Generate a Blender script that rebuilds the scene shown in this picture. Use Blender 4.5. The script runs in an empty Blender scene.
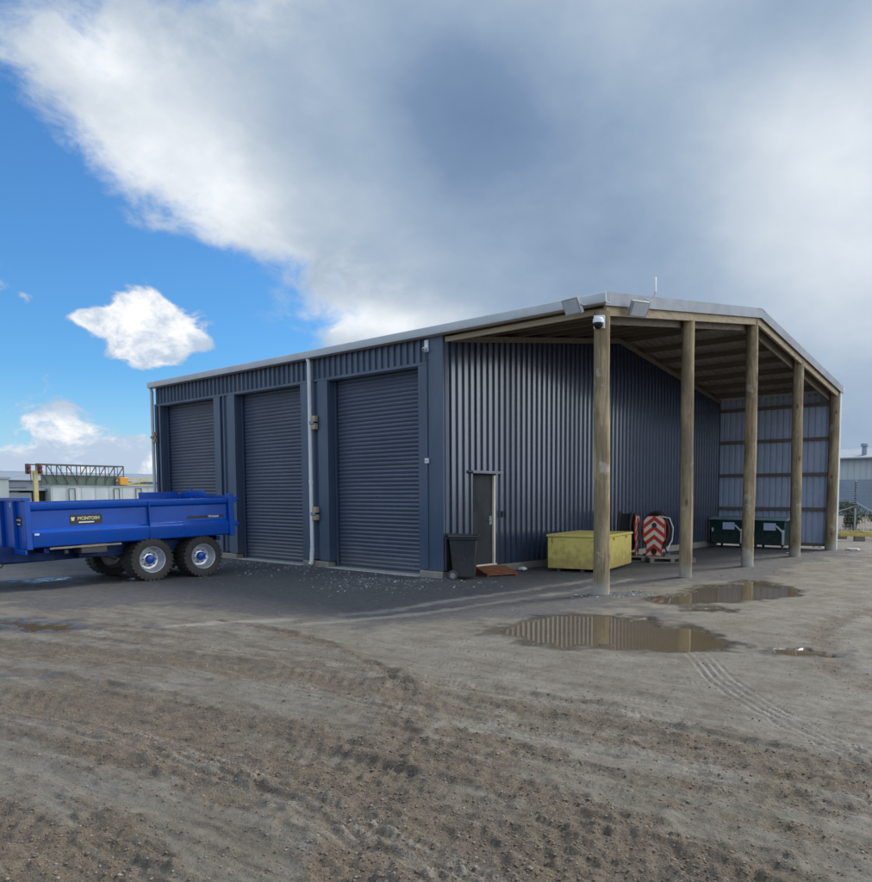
import bpy, bmesh, math, random
import numpy as np
from mathutils import Vector, Matrix, Euler
random.seed(4); rng=np.random.default_rng(7)
S=bpy.context.scene; COL=S.collection; R=math.radians

# ---------------------------------------------------------------- camera
CX,CY,CH=10.1713,-10.6981,1.62
YAW,PITCH=-.6839,-.0698
cam=bpy.data.cameras.new('camera'); co=bpy.data.objects.new('camera',cam); COL.objects.link(co)
co.location=(CX,CY,CH); co.rotation_euler=(math.pi/2+PITCH,0,-YAW)
cam.sensor_fit='HORIZONTAL'; cam.sensor_width=36; cam.lens=752.77*36/872
cam.shift_x=-65.8/872; cam.shift_y=107.6/872; cam.clip_start=.05; cam.clip_end=9000
S.camera=co
S.render.resolution_x=1012; S.render.resolution_y=1024
S.view_settings.view_transform='Standard'; S.view_settings.look='None'; S.view_settings.gamma=1
S.view_settings.exposure=.42

# ---------------------------------------------------------------- materials
def nt(name):
    m=bpy.data.materials.new(name); m.use_nodes=True; t=m.node_tree
    b=t.nodes['Principled BSDF']; return m,t,b
class G:
    def __init__(s,t): s.t=t
    def n(s,k,**kw):
        x=s.t.nodes.new(k)
        for a,v in kw.items(): setattr(x,a,v)
        return x
    def L(s,a,b): s.t.links.new(a,b)
    def put(s,sock,v):
        if v is None: return
        if isinstance(v,bpy.types.NodeSocket): s.L(v,sock)
        else: sock.default_value=v
    def m(s,op,a,b=None,c=None,clamp=False):
        x=s.n('ShaderNodeMath',operation=op,use_clamp=clamp)
        s.put(x.inputs[0],a); s.put(x.inputs[1],b); s.put(x.inputs[2],c); return x.outputs[0]
    def noise(s,vec,scale,detail=4,rough=.55,dist=0):
        x=s.n('ShaderNodeTexNoise'); s.put(x.inputs['Vector'],vec); x.inputs['Scale'].default_value=scale
        x.inputs['Detail'].default_value=detail; x.inputs['Roughness'].default_value=rough; x.inputs['Distortion'].default_value=dist
        return x.outputs['Fac']
    def map(s,vec,sc=(1,1,1),loc=(0,0,0),rot=(0,0,0)):
        x=s.n('ShaderNodeMapping'); s.L(vec,x.inputs[0]); x.inputs['Scale'].default_value=sc; x.inputs['Location'].default_value=loc; x.inputs['Rotation'].default_value=rot
        return x.outputs[0]
    def rng(s,v,a,b,c=0,d=1,smooth=True):
        x=s.n('ShaderNodeMapRange'); x.interpolation_type='SMOOTHSTEP' if smooth else 'LINEAR'
        s.put(x.inputs[0],v); x.inputs[1].default_value=a; x.inputs[2].default_value=b; x.inputs[3].default_value=c; x.inputs[4].default_value=d
        return x.outputs[0]
    def mix(s,f,a,b,mode='MIX'):
        x=s.n('ShaderNodeMix',data_type='RGBA',blend_type=mode); s.put(x.inputs[0],f)
        for i,v in ((6,a),(7,b)):
            if isinstance(v,tuple): v=(*v,1) if len(v)==3 else v
            s.put(x.inputs[i],v)
        return x.outputs[2]
    def bump(s,h,strength,dist,nrm=None):
        x=s.n('ShaderNodeBump'); s.L(h,x.inputs['Height']); x.inputs['Strength'].default_value=strength; x.inputs['Distance'].default_value=dist
        if nrm: s.L(nrm,x.inputs['Normal'])
        return x.outputs[0]
    def obj(s): return s.n('ShaderNodeTexCoord').outputs['Object']
    def pos(s): return s.n('ShaderNodeNewGeometry').outputs['Position']
    def sep(s,v):
        x=s.n('ShaderNodeSeparateXYZ'); s.L(v,x.inputs[0]); return x.outputs
    def attr(s,name): return s.n('ShaderNodeAttribute',attribute_name=name).outputs['Fac']

def simple(name,c1,c2=None,rough=.5,metal=0,scale=3,stretch=(1,1,1),bump=0,bscale=60,coat=0,dirt=None,dirtamt=.35,rvar=.12):
    m,t,b=nt(name); g=G(t); P=g.pos()
    c2=c2 or tuple(x*.8 for x in c1)
    n=g.noise(g.map(P,stretch),scale,6,.6)
    col=g.mix(g.rng(n,.3,.7),c1,c2)
    if dirt:
        n2=g.noise(g.map(P,(stretch[0]*1.3,stretch[1]*1.3,stretch[2])),scale*2.3,8,.7)
        z=g.sep(P)[2]
        low=g.rng(z,0,.8,.34,0)
        k=g.rng(g.m('ADD',n2,low),.52,.85,0,dirtamt)
        col=g.mix(k,col,dirt)
    g.L(col,b.inputs['Base Color'])
    g.L(g.rng(n,.2,.8,max(rough-rvar,.03),min(rough+rvar,1)),b.inputs['Roughness'])
    b.inputs['Metallic'].default_value=metal; b.inputs['Coat Weight'].default_value=coat; b.inputs['Coat Roughness'].default_value=.15
    if bump: g.L(g.bump(g.noise(P,bscale,5,.6),bump,.01),b.inputs['Normal'])
    return m

def spec(name,v):
    MT[name].node_tree.nodes['Principled BSDF'].inputs['Specular IOR Level'].default_value=v
MT={}
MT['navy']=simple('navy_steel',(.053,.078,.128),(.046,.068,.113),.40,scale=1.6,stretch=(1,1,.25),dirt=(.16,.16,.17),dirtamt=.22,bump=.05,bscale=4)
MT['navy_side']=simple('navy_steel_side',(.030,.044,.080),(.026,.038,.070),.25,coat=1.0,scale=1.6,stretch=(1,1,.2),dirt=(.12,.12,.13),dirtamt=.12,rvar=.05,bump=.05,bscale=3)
MT['door']=simple('roller_steel',(.072,.088,.128),(.060,.074,.108),.34,scale=1.2,stretch=(.5,.5,1.5),dirt=(.2,.19,.18),dirtamt=.25,bump=.25,bscale=1.7)
MT['shed_in']=simple('backing_steel',(.46,.52,.64),(.40,.46,.57),.5,scale=2,dirt=(.2,.18,.15),dirtamt=.3)
MT['roof_under']=simple('roof_underside',(.32,.275,.24),(.22,.19,.165),.7,scale=2)
MT['zinc']=simple('zinc_flashing',(.24,.26,.29),(.20,.22,.25),.6,metal=.1,scale=2,dirt=(.25,.22,.18),dirtamt=.3)
MT['gutter']=simple('gutter_paint',(.55,.58,.60),(.48,.51,.54),.45,scale=2,dirt=(.3,.27,.22),dirtamt=.3)
MT['white']=simple('white_plastic',(.74,.76,.78),(.66,.68,.7),.4,scale=4,dirt=(.4,.36,.3),dirtamt=.3)
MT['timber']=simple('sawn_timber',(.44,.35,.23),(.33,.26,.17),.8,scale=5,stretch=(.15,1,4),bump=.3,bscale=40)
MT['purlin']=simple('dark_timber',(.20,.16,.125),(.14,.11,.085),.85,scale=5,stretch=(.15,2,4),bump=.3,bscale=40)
MT['concrete']=simple('concrete',(.42,.39,.34),(.30,.28,.25),.85,scale=6,bump=.6,bscale=50,dirt=(.2,.17,.13),dirtamt=.6)
MT['sill']=simple('pale_concrete',(.74,.74,.73),(.60,.60,.59),.8,scale=6,bump=.5,bscale=50,dirt=(.2,.17,.13),dirtamt=.6)
MT['darkdoor']=simple('dark_door_paint',(.020,.022,.027),(.016,.018,.022),.78,scale=2)
MT['rubber']=simple('black_rubber',(.018,.018,.019),(.028,.027,.026),.75,scale=9,bump=.3,bscale=80,dirt=(.10,.085,.07),dirtamt=.5)
MT['binplastic']=simple('black_bin_plastic',(.012,.013,.016),(.018,.019,.022),.5,scale=6,bump=.1,dirt=(.1,.09,.08),dirtamt=.25)
MT['blue']=simple('blue_gloss_paint',(.0015,.068,.38),(.0015,.056,.32),.30,scale=2,coat=.12,dirt=(.10,.09,.075),dirtamt=.08); spec('blue',.3)
MT['bluedark']=simple('blue_chassis_paint',(.002,.024,.12),(.002,.018,.09),.5,scale=4,dirt=(.05,.045,.04),dirtamt=.4); spec('bluedark',.2)
MT['silver']=simple('silver_rim',(.62,.64,.66),(.5,.52,.54),.35,metal=.55,scale=6,dirt=(.25,.22,.19),dirtamt=.35)
MT['chassismetal']=simple('axle_metal',(.04,.045,.06),(.06,.055,.05),.6,scale=6)
MT['yellow']=simple('yellow_box_paint',(.66,.54,.13),(.61,.49,.115),.45,scale=3,dirt=(.26,.15,.06),dirtamt=.6,bump=.15,bscale=7)
MT['green']=simple('green_plastic',(.010,.048,.040),(.008,.036,.03),.38,scale=4,dirt=(.12,.12,.11),dirtamt=.35)
MT['lidfilm']=simple('clear_wrap',(.28,.36,.36),(.18,.26,.26),.2,scale=6,bump=.8,bscale=20)
MT['red']=simple('red_reflector',(.62,.035,.015),(.55,.03,.012),.45,scale=6,dirt=(.15,.1,.08),dirtamt=.2)
MT['cream']=simple('cream_reflector',(.85,.75,.60),(.80,.68,.52),.45,scale=6,dirt=(.25,.2,.15),dirtamt=.2)
MT['rust']=simple('rusty_orange_board',(.30,.085,.022),(.20,.055,.018),.75,scale=8,bump=.4,bscale=40,dirt=(.12,.06,.03),dirtamt=.6)
MT['pallet']=simple('weathered_pallet_wood',(.30,.26,.21),(.2,.17,.13),.85,scale=9,stretch=(1,1,4),bump=.4,bscale=60)
MT['lampglass']=simple('lamp_glass',(.50,.53,.55),(.42,.45,.48),.15,scale=6)
MT['lampbody']=simple('lamp_housing',(.33,.34,.35),(.27,.28,.29),.45,scale=6)
MT['blackglass']=simple('black_dome',(.006,.006,.008),(.01,.01,.012),.06,scale=6,rvar=.01)
MT['paper']=simple('notice_paper',(.62,.66,.86),(.56,.60,.8),.6,scale=12)
MT['decalblack']=simple('decal_black',(.012,.012,.014),None,.4)
MT['decalgold']=simple('decal_lettering',(.80,.70,.38),None,.45)
MT['decalwhite']=simple('decal_white',(.8,.8,.8),None,.45)
MT['farwhite']=simple('far_white_sheet',(.46,.50,.50),(.38,.42,.43),.6,scale=.7,stretch=(1,1,.3),dirt=(.25,.22,.17),dirtamt=.4)
MT['fargrey']=simple('far_grey_roof',(.25,.29,.34),(.2,.24,.29),.6,scale=.5)
MT['fargreen']=simple('green_side_sheet',(.085,.12,.09),(.06,.09,.07),.6,scale=.7)
MT['fardark']=simple('dark_opening',(.02,.025,.03),None,.8)
MT['truss']=simple('dark_truss_steel',(.09,.095,.09),(.06,.06,.055),.6,scale=3)
MT['yolk']=simple('yellow_post_paint',(.50,.42,.18),(.42,.34,.13),.6,scale=3,dirt=(.2,.15,.08),dirtamt=.5)
MT['orange']=simple('orange_panel',(.62,.20,.01),(.6,.35,.02),.5,scale=1.6)
MT['redlamp']=simple('dark_red_lamp_case',(.13,.02,.015),(.09,.015,.012),.5,scale=3)
MT['fence']=simple('galvanised_wire',(.36,.38,.39),(.28,.3,.31),.5,metal=.4,scale=6)
MT['leaf']=simple('shrub_leaf',(.040,.075,.028),(.085,.10,.04),.6,scale=2.2)
MT['dryleaf']=simple('dry_leaf',(.22,.15,.08),(.14,.10,.05),.7,scale=3)
MT['branch']=simple('shrub_stem',(.09,.07,.05),None,.8)

def pole_mat():
    m,t,b=nt('pole_timber'); g=G(t); P=g.pos()
    oi=g.n('ShaderNodeObjectInfo').outputs['Random']
    n=g.noise(g.map(P,(5,5,.35)),2.2,8,.68,.6)
    fine=g.noise(g.map(P,(9,9,.5)),9,5,.6)
    blot=g.noise(g.map(P,(1.6,1.6,.8)),1.5,5,.6)
    c=g.mix(g.rng(n,.32,.68),(.21,.15,.08),(.50,.385,.22))
    c=g.mix(g.rng(blot,.42,.62,0,.75),c,(.17,.12,.065))
    c=g.mix(g.rng(fine,.56,.70,0,.75),c,(.10,.075,.05))
    vo=g.n('ShaderNodeTexVoronoi'); g.L(g.map(P,(2.2,2.2,1.1)),vo.inputs['Vector']); vo.inputs['Scale'].default_value=1.6
    c=g.mix(g.rng(vo.outputs['Distance'],.07,.17,.9,0),c,(.10,.05,.025))
    cr_=g.noise(g.map(P,(22,22,.5)),2.4,4,.6); c=g.mix(g.rng(cr_,.60,.66,0,.8),c,(.06,.045,.03))
    pk=g.noise(P,2.6,4,.6); c=g.mix(g.rng(pk,.60,.68,0,.5),c,(.55,.50,.42))
    z=g.sep(P)[2]
    c=g.mix(g.rng(g.m('ADD',z,g.m('MULTIPLY',blot,.5)),.3,.62,.75,0),c,(.40,.38,.33))
    c=g.mix(g.m('MULTIPLY',oi,.35),c,(.15,.12,.08))
    g.L(c,b.inputs['Base Color']); b.inputs['Roughness'].default_value=.85
    g.L(g.bump(fine,.6,.02,g.bump(n,.4,.03)),b.inputs['Normal']); return m
MT['pole']=pole_mat()

# ---------------------------------------------------------------- mesh builder
class MB:
    def __init__(s): s.v=[]; s.f=[]
    def add(s,v,f,M=None):
        o=len(s.v)
        s.v+= [tuple(M@Vector(p)) for p in v] if M is not None else [tuple(p) for p in v]
        s.f+= [tuple(i+o for i in q) for q in f]; return s
    def box(s,a,b,M=None):
        x0,y0,z0=a; x1,y1,z1=b
        x0,x1=min(x0,x1),max(x0,x1); y0,y1=min(y0,y1),max(y0,y1); z0,z1=min(z0,z1),max(z0,z1)
        v=[(x0,y0,z0),(x1,y0,z0),(x1,y1,z0),(x0,y1,z0),(x0,y0,z1),(x1,y0,z1),(x1,y1,z1),(x0,y1,z1)]
        return s.add(v,[(3,2,1,0),(4,5,6,7),(0,1,5,4),(1,2,6,5),(2,3,7,6),(3,0,4,7)],M)
    def bar(s,p,q,w,h=None,up=(0,0,1)):
        h=h or w; p=Vector(p); q=Vector(q); d=q-p; L=d.length; d.normalize(); u=Vector(up)
        if abs(d.dot(u))>.98: u=Vector((0,1,0))
        r=d.cross(u).normalized(); u=r.cross(d)
        M=Matrix((( r.x,d.x,u.x,p.x),(r.y,d.y,u.y,p.y),(r.z,d.z,u.z,p.z),(0,0,0,1)))
        return s.box((-w/2,0,-h/2),(w/2,L,h/2),M)
    def rings(s,R_,closed=False,caps=True):
        n=len(R_[0]); o=[p for r in R_ for p in r]; f=[]
        for i in range(len(R_)-1+(1 if closed else 0)):
            a=i*n; b=((i+1)%len(R_))*n
            for j in range(n): k=(j+1)%n; f.append((a+j,a+k,b+k,b+j))
        if caps and not closed: f+=[tuple(reversed(range(n))),tuple(range((len(R_)-1)*n,len(R_)*n))]
        return s.add(o,f)
    def tube(s,pts,r,n=10,closed=False):
        pts=[Vector(p) for p in pts]; rr=r if isinstance(r,(list,tuple)) else [r]*len(pts); Rn=[]; pu=None
        for i,p in enumerate(pts):
            a=pts[i-1] if i else (pts[-1] if closed else pts[0]); b=pts[(i+1)%len(pts)] if (closed or i<len(pts)-1) else pts[i]
            d=(b-a).normalized()
            u=pu if pu is not None else Vector((0,0,1))
            if abs(d.dot(u))>.95: u=Vector((1,0,0)) if abs(d.x)<.9 else Vector((0,1,0))
            x=d.cross(u).normalized(); y=x.cross(d).normalized(); pu=y
            Rn.append([tuple(p+rr[i]*(x*math.cos(t)+y*math.sin(t))) for t in [2*math.pi*k/n for k in range(n)]])
        return s.rings(Rn,closed)
    def lathe(s,prof,M=None,n=32):
        # prof: list (r,h) about local Z
        o=[];f=[]
        for (r,h) in prof:
            for k in range(n): t=2*math.pi*k/n; o.append((r*math.cos(t),r*math.sin(t),h))
        for i in range(len(prof)-1):
            for j in range(n): k=(j+1)%n; f.append((i*n+j,i*n+k,(i+1)*n+k,(i+1)*n+j))
        return s.add(o,f,M)
    def prism(s,poly,y0,y1,M=None):
        # poly in (x,z), extruded along y
        n=len(poly); o=[(x,y0,z) for x,z in poly]+[(x,y1,z) for x,z in poly]
        f=[tuple(range(n)),tuple(reversed(range(n,2*n)))]+[(i,n+i,n+(i+1)%n,(i+1)%n) for i in range(n)]
        return s.add(o,f,M)
    def build(s,name,m,parent=None,smooth=35,bevel=0,loc=None):
        me=bpy.data.meshes.new(name); me.from_pydata(s.v,[],s.f); me.update()
        bm=bmesh.new(); bm.from_mesh(me); bmesh.ops.recalc_face_normals(bm,faces=bm.faces); bm.to_mesh(me); bm.free()
        me.materials.append(MT[m] if isinstance(m,str) else m)
        if smooth:
            me.shade_smooth(); me.set_sharp_from_angle(angle=R(smooth))
        o=bpy.data.objects.new(name,me); COL.objects.link(o)
        if parent: o.parent=parent
        if loc: o.location=loc
        if bevel:
            b=o.modifiers.new('bevel','BEVEL'); b.width=bevel; b.segments=2; b.limit_method='ANGLE'; b.angle_limit=R(40); b.harden_normals=False
        return o
def sh(o,M):   # shift helper
    return o
def tag(o,label=None,cat=None,group=None,kind=None):
    if label:o['label']=label
    if cat:o['category']=cat
    if group:o['group']=group
    if kind:o['kind']=kind
    return o
def thing(name,label,cat,loc=(0,0,0),rz=0,group=None):
    o=bpy.data.objects.new(name,None); COL.objects.link(o); o.location=loc; o.rotation_euler=(0,0,rz); o.empty_display_size=.2
    return tag(o,label,cat,group)
def copy_tree(o,parent=None):
    c=o.copy(); COL.objects.link(c); c.parent=parent
    for ch in list(o.children): copy_tree(ch,c)
    return c
def text(s_,size,m,parent,M,name='lettering',extr=.002,shear=0,squeeze=1):
    cu=bpy.data.curves.new('t','FONT'); cu.body=s_; cu.size=size; cu.extrude=extr; cu.align_x='CENTER'; cu.align_y='CENTER'; cu.shear=shear; cu.offset=size*.018
    to=bpy.data.objects.new('t',cu); COL.objects.link(to)
    dg=bpy.context.evaluated_depsgraph_get(); me=bpy.data.meshes.new_from_object(to.evaluated_get(dg))
    bpy.data.objects.remove(to); me.transform(Matrix.Diagonal((squeeze,1,1,1))); me.transform(M); me.materials.clear(); me.materials.append(MT[m]); me.name=name
    o=bpy.data.objects.new(name,me); COL.objects.link(o); o.parent=parent; return o
# text facing +X (reads left-to-right toward +Y)
FX=Matrix(((0,0,1,0),(1,0,0,0),(0,1,0,0),(0,0,0,1)))
# text facing -Y
FY=Matrix(((1,0,0,0),(0,0,-1,0),(0,1,0,0),(0,0,0,1)))

# ---------------------------------------------------------------- numpy noise
def vnoise(x,y,seed=0):
    xi=np.floor(x).astype(np.int64); yi=np.floor(y).astype(np.int64); fx=x-xi; fy=y-yi
    def h(a,b):
        n=(a*374761393+b*668265263+seed*982451653)&0xffffffff
        n=((n^(n>>13))*1274126177)&0xffffffff; n=n^(n>>16); return (n&0xffff)/65535.0
    u=fx*fx*fx*(fx*(fx*6-15)+10); v=fy*fy*fy*(fy*(fy*6-15)+10)
    return (h(xi,yi)*(1-u)+h(xi+1,yi)*u)*(1-v)+(h(xi,yi+1)*(1-u)+h(xi+1,yi+1)*u)*v-.5
def sstep(x,a,b):
    t=np.clip((x-a)/(b-a),0,1); return t*t*(3-2*t)
def fbm(x,y,wl,oct_,seed,sp=None,gain=.5):
    o=0;a=1.
    for i in range(oct_):
        w=wl/2**i; c=math.cos(i*1.3); s_=math.sin(i*1.3)
        n=vnoise((x*c-y*s_)/w,(x*s_+y*c)/w,seed+i)
        if sp is not None: n=n*sstep(w/sp,1.3,3.0)
        o=o+a*n; a*=gain
    return o
def polyd(x,y,pts):
    """distance to polyline, arc length, signed offset"""
    best=np.full(x.shape,1e9); S_=np.zeros(x.shape); T_=np.zeros(x.shape); acc=0
    for (ax,ay),(bx,by) in zip(pts[:-1],pts[1:]):
        dx,dy=bx-ax,by-ay; L=math.hypot(dx,dy); t=np.clip(((x-ax)*dx+(y-ay)*dy)/L**2,0,1)
        ex=x-ax-t*dx; ey=y-ay-t*dy; d=np.hypot(ex,ey); k=d<best
        best=np.where(k,d,best); S_=np.where(k,acc+t*L,S_); T_=np.where(k,(ex*dy-ey*dx)/L,T_); acc+=L
    return best,S_,T_
def polysd(x,y,P):
    """signed distance to polygon, negative inside"""
    d,_,_=polyd(x,y,P+[P[0]]); ins=np.zeros(x.shape,bool); n=len(P)
    for i in range(n):
        x0,y0=P[i]; x1,y1=P[(i+1)%n]
        if y0==y1: continue
        c=((y0>y)!=(y1>y))&(x<(x1-x0)*(y-y0)/(y1-y0)+x0); ins^=c
    return np.where(ins,-d,d)
def smooth_line(p,n=4):
    p=[Vector((a,b)) for a,b in p]; o=[]
    for i in range(len(p)-1):
        p0=p[max(i-1,0)];p1=p[i];p2=p[i+1];p3=p[min(i+2,len(p)-1)]
        for k in range(n):
            t=k/n; q=.5*((2*p1)+(-p0+p2)*t+(2*p0-5*p1+4*p2-p3)*t*t+(-p0+3*p1-3*p2+p3)*t**3); o.append((q.x,q.y))
    o.append((p[-1].x,p[-1].y)); return o

# track bands on the ground, world metres: (line, half width, strength)
BANDS=[
 ([(-9,-10.5),(-3,-8.9),(1.0,-7.92),(2.82,-7.2),(4.36,-6.75),(5.75,-6.58),(6.71,-6.35),(7.58,-6.26),(8.48,-6.19),(9.18,-6.19),(12,-6.3)],.34,1),
 ([(-9,-9.6),(-3,-8.3),(.9,-7.1),(2.9,-6.55),(4.9,-6.3),(6.1,-6.05),(7.2,-5.75)],.16,.7),
 ([(5.6,-6.9),(6.42,-7.06),(7.4,-6.97),(8.31,-6.93),(9.25,-6.64),(12,-6.6)],.12,.8),
 ([(-6,-11.6),(0,-10.2),(3.52,-8.7),(4.32,-8.3),(5.42,-8.11),(6.38,-7.99),(7.37,-8.09),(8.02,-8.01),(8.56,-7.93),(8.94,-7.93),(12,-8)],.42,1),
 ([(3.6,-8.05),(5.42,-7.75),(6.56,-7.62),(7.3,-7.5),(7.89,-7.55),(8.48,-7.6),(8.96,-7.62),(12,-7.7)],.2,.9),
 ([(3,-10.6),(6.1,-9.5),(6.57,-9.41),(6.99,-9.38),(8.5,-9.6)],.28,1),
 ([(1.29,-5.54),(2.76,-5.52),(4.17,-5.79),(5.47,-6.31)],.09,1.3),
 ([(5.3,-6.2),(6.24,-6.99),(6.8,-7.6),(7.3,-8.3),(7.68,-8.78)],.19,1.3),
 ([(7.2,-8.3),(8.2,-8.25),(9.3,-8.1)],.35,.9),
 ([(7.9,1.2),(7.54,.6),(7.44,-.82),(7.72,-2.24),(8.16,-3.3),(8.65,-3.93)],.24,.85),
 ([(9.4,1.5),(8.6,.4),(8.4,-1.0),(8.6,-2.3),(9.2,-3.4)],.24,.75),
]
BANDS+=[([(-3,-9.0),(3,-8.1),(5.4,-7.55),(6.9,-7.35)],.10,.7),([(-3,-7.9),(1.2,-6.7),(3.2,-6.2),(4.9,-6.0)],.09,.7),([(6.0,-7.4),(7.3,-7.25),(9.4,-7.05)],.08,.6),
 ([(2,-9.7),(5,-8.75),(6.4,-8.5),(7.6,-8.5),(9,-8.5)],.14,.8),([(-6,-9.2),(-2,-7.6),(.4,-6.6),(2.4,-6.0)],.08,.5)]
BANDS=[(smooth_line(a),b,c) for a,b,c in BANDS]
TREADS=[(smooth_line([(1.0,-6.9),(3.2,-6.5),(5.2,-6.15),(7.2,-5.9),(9.4,-5.55)]),.14,.7),(smooth_line([(2.6,-9.2),(4.6,-8.55),(6.2,-8.35),(7.8,-8.4),(9.4,-8.7)]),.15,.7),(smooth_line([(2.0,-7.6),(4.2,-7.1),(6.0,-6.85),(7.8,-6.6),(9.6,-6.5)]),.14,.6),
 (smooth_line([(6.75,-3.35),(6.98,-3.6),(7.54,-4.4),(8.09,-4.97),(8.61,-5.42),(9.08,-5.75),(10,-6.3)]),.15,1.0),
 (smooth_line([(4.2,-5.1),(5.6,-4.9),(7.0,-4.75),(8.3,-4.7),(9.5,-4.5)]),.13,.45),
 (smooth_line([(4.6,-4.6),(5.8,-4.35),(6.7,-4.1),(7.1,-3.8)]),.13,.45),
 (smooth_line([(5.0,-5.6),(6.4,-5.45),(7.7,-5.5),(9.0,-5.2)]),.13,.4)]
STREAKS=[(smooth_line([(1.2,-6.2),(1.9,-4.6),(2.25,-3.4),(2.2,-2.4),(2.3,-1.0),(2.35,.6),(2.3,2.2)]),.12,1.0),
         (smooth_line([(2.2,-5.2),(2.75,-3.6),(2.9,-2.2),(2.95,-.4),(2.98,.9),(2.9,2.2)]),.11,.9)]
PUD=[
 [(4.31,-3.83),(4.33,-3.16),(4.45,-2.45),(4.78,-1.96),(5.44,-2.06),(6.08,-2.21),(6.8,-2.69),(7.16,-2.83),(6.9,-3.3),(6.42,-3.74),(5.9,-3.72),(5.54,-3.98),(4.95,-3.97)],
 [(4.75,-.35),(4.52,1.01),(4.57,2.3),(4.8,3.4),(5.3,3.45),(5.7,2.9),(6.2,2.2),(6.15,1.4),(5.73,.62),(5.22,-.05)],
 [(-6.0,-5.5),(-6.2,-4.9),(-5.8,-4.5),(-5.5,-5.1)],
 [(-1.2,-7.6),(-.9,-7.0),(.26,-6.85),(.35,-7.2),(-.24,-7.54)],
 [(7.44,-2.86),(7.6,-2.62),(7.86,-2.7),(7.72,-2.98)],
 [(5.6,-.75),(5.55,-.5),(5.95,-.35),(6.05,-.6)],
]
DARKZ=[(-14,-5.5),(-7,-6.2),(-3.27,-6.3),(-.85,-4.4),(2.14,-3.7),(3.4,-2.5),(4.2,-1.4),(4.3,1.0),(4.0,3.8),(3.9,6.3),(4.6,9),(4.0,13.2),(-.1,13.2),(-.1,.2),(-14,.2)]
WET=[(smooth_line([(-8,-6.4),(-5.6,-5),(-4.6,-3.6)]),.8),(smooth_line([(-3,-8.2),(-.6,-7.3),(.9,-6.7)]),.5),(smooth_line([(-.8,-5.9),(-.2,-5.0)]),.25),(smooth_line([(7.2,-2.2),(7.7,-2.75),(8.3,-3.2)]),.35),(smooth_line([(2.4,-8.6),(4,-7.6),(4.8,-7.35)]),.3)]

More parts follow.
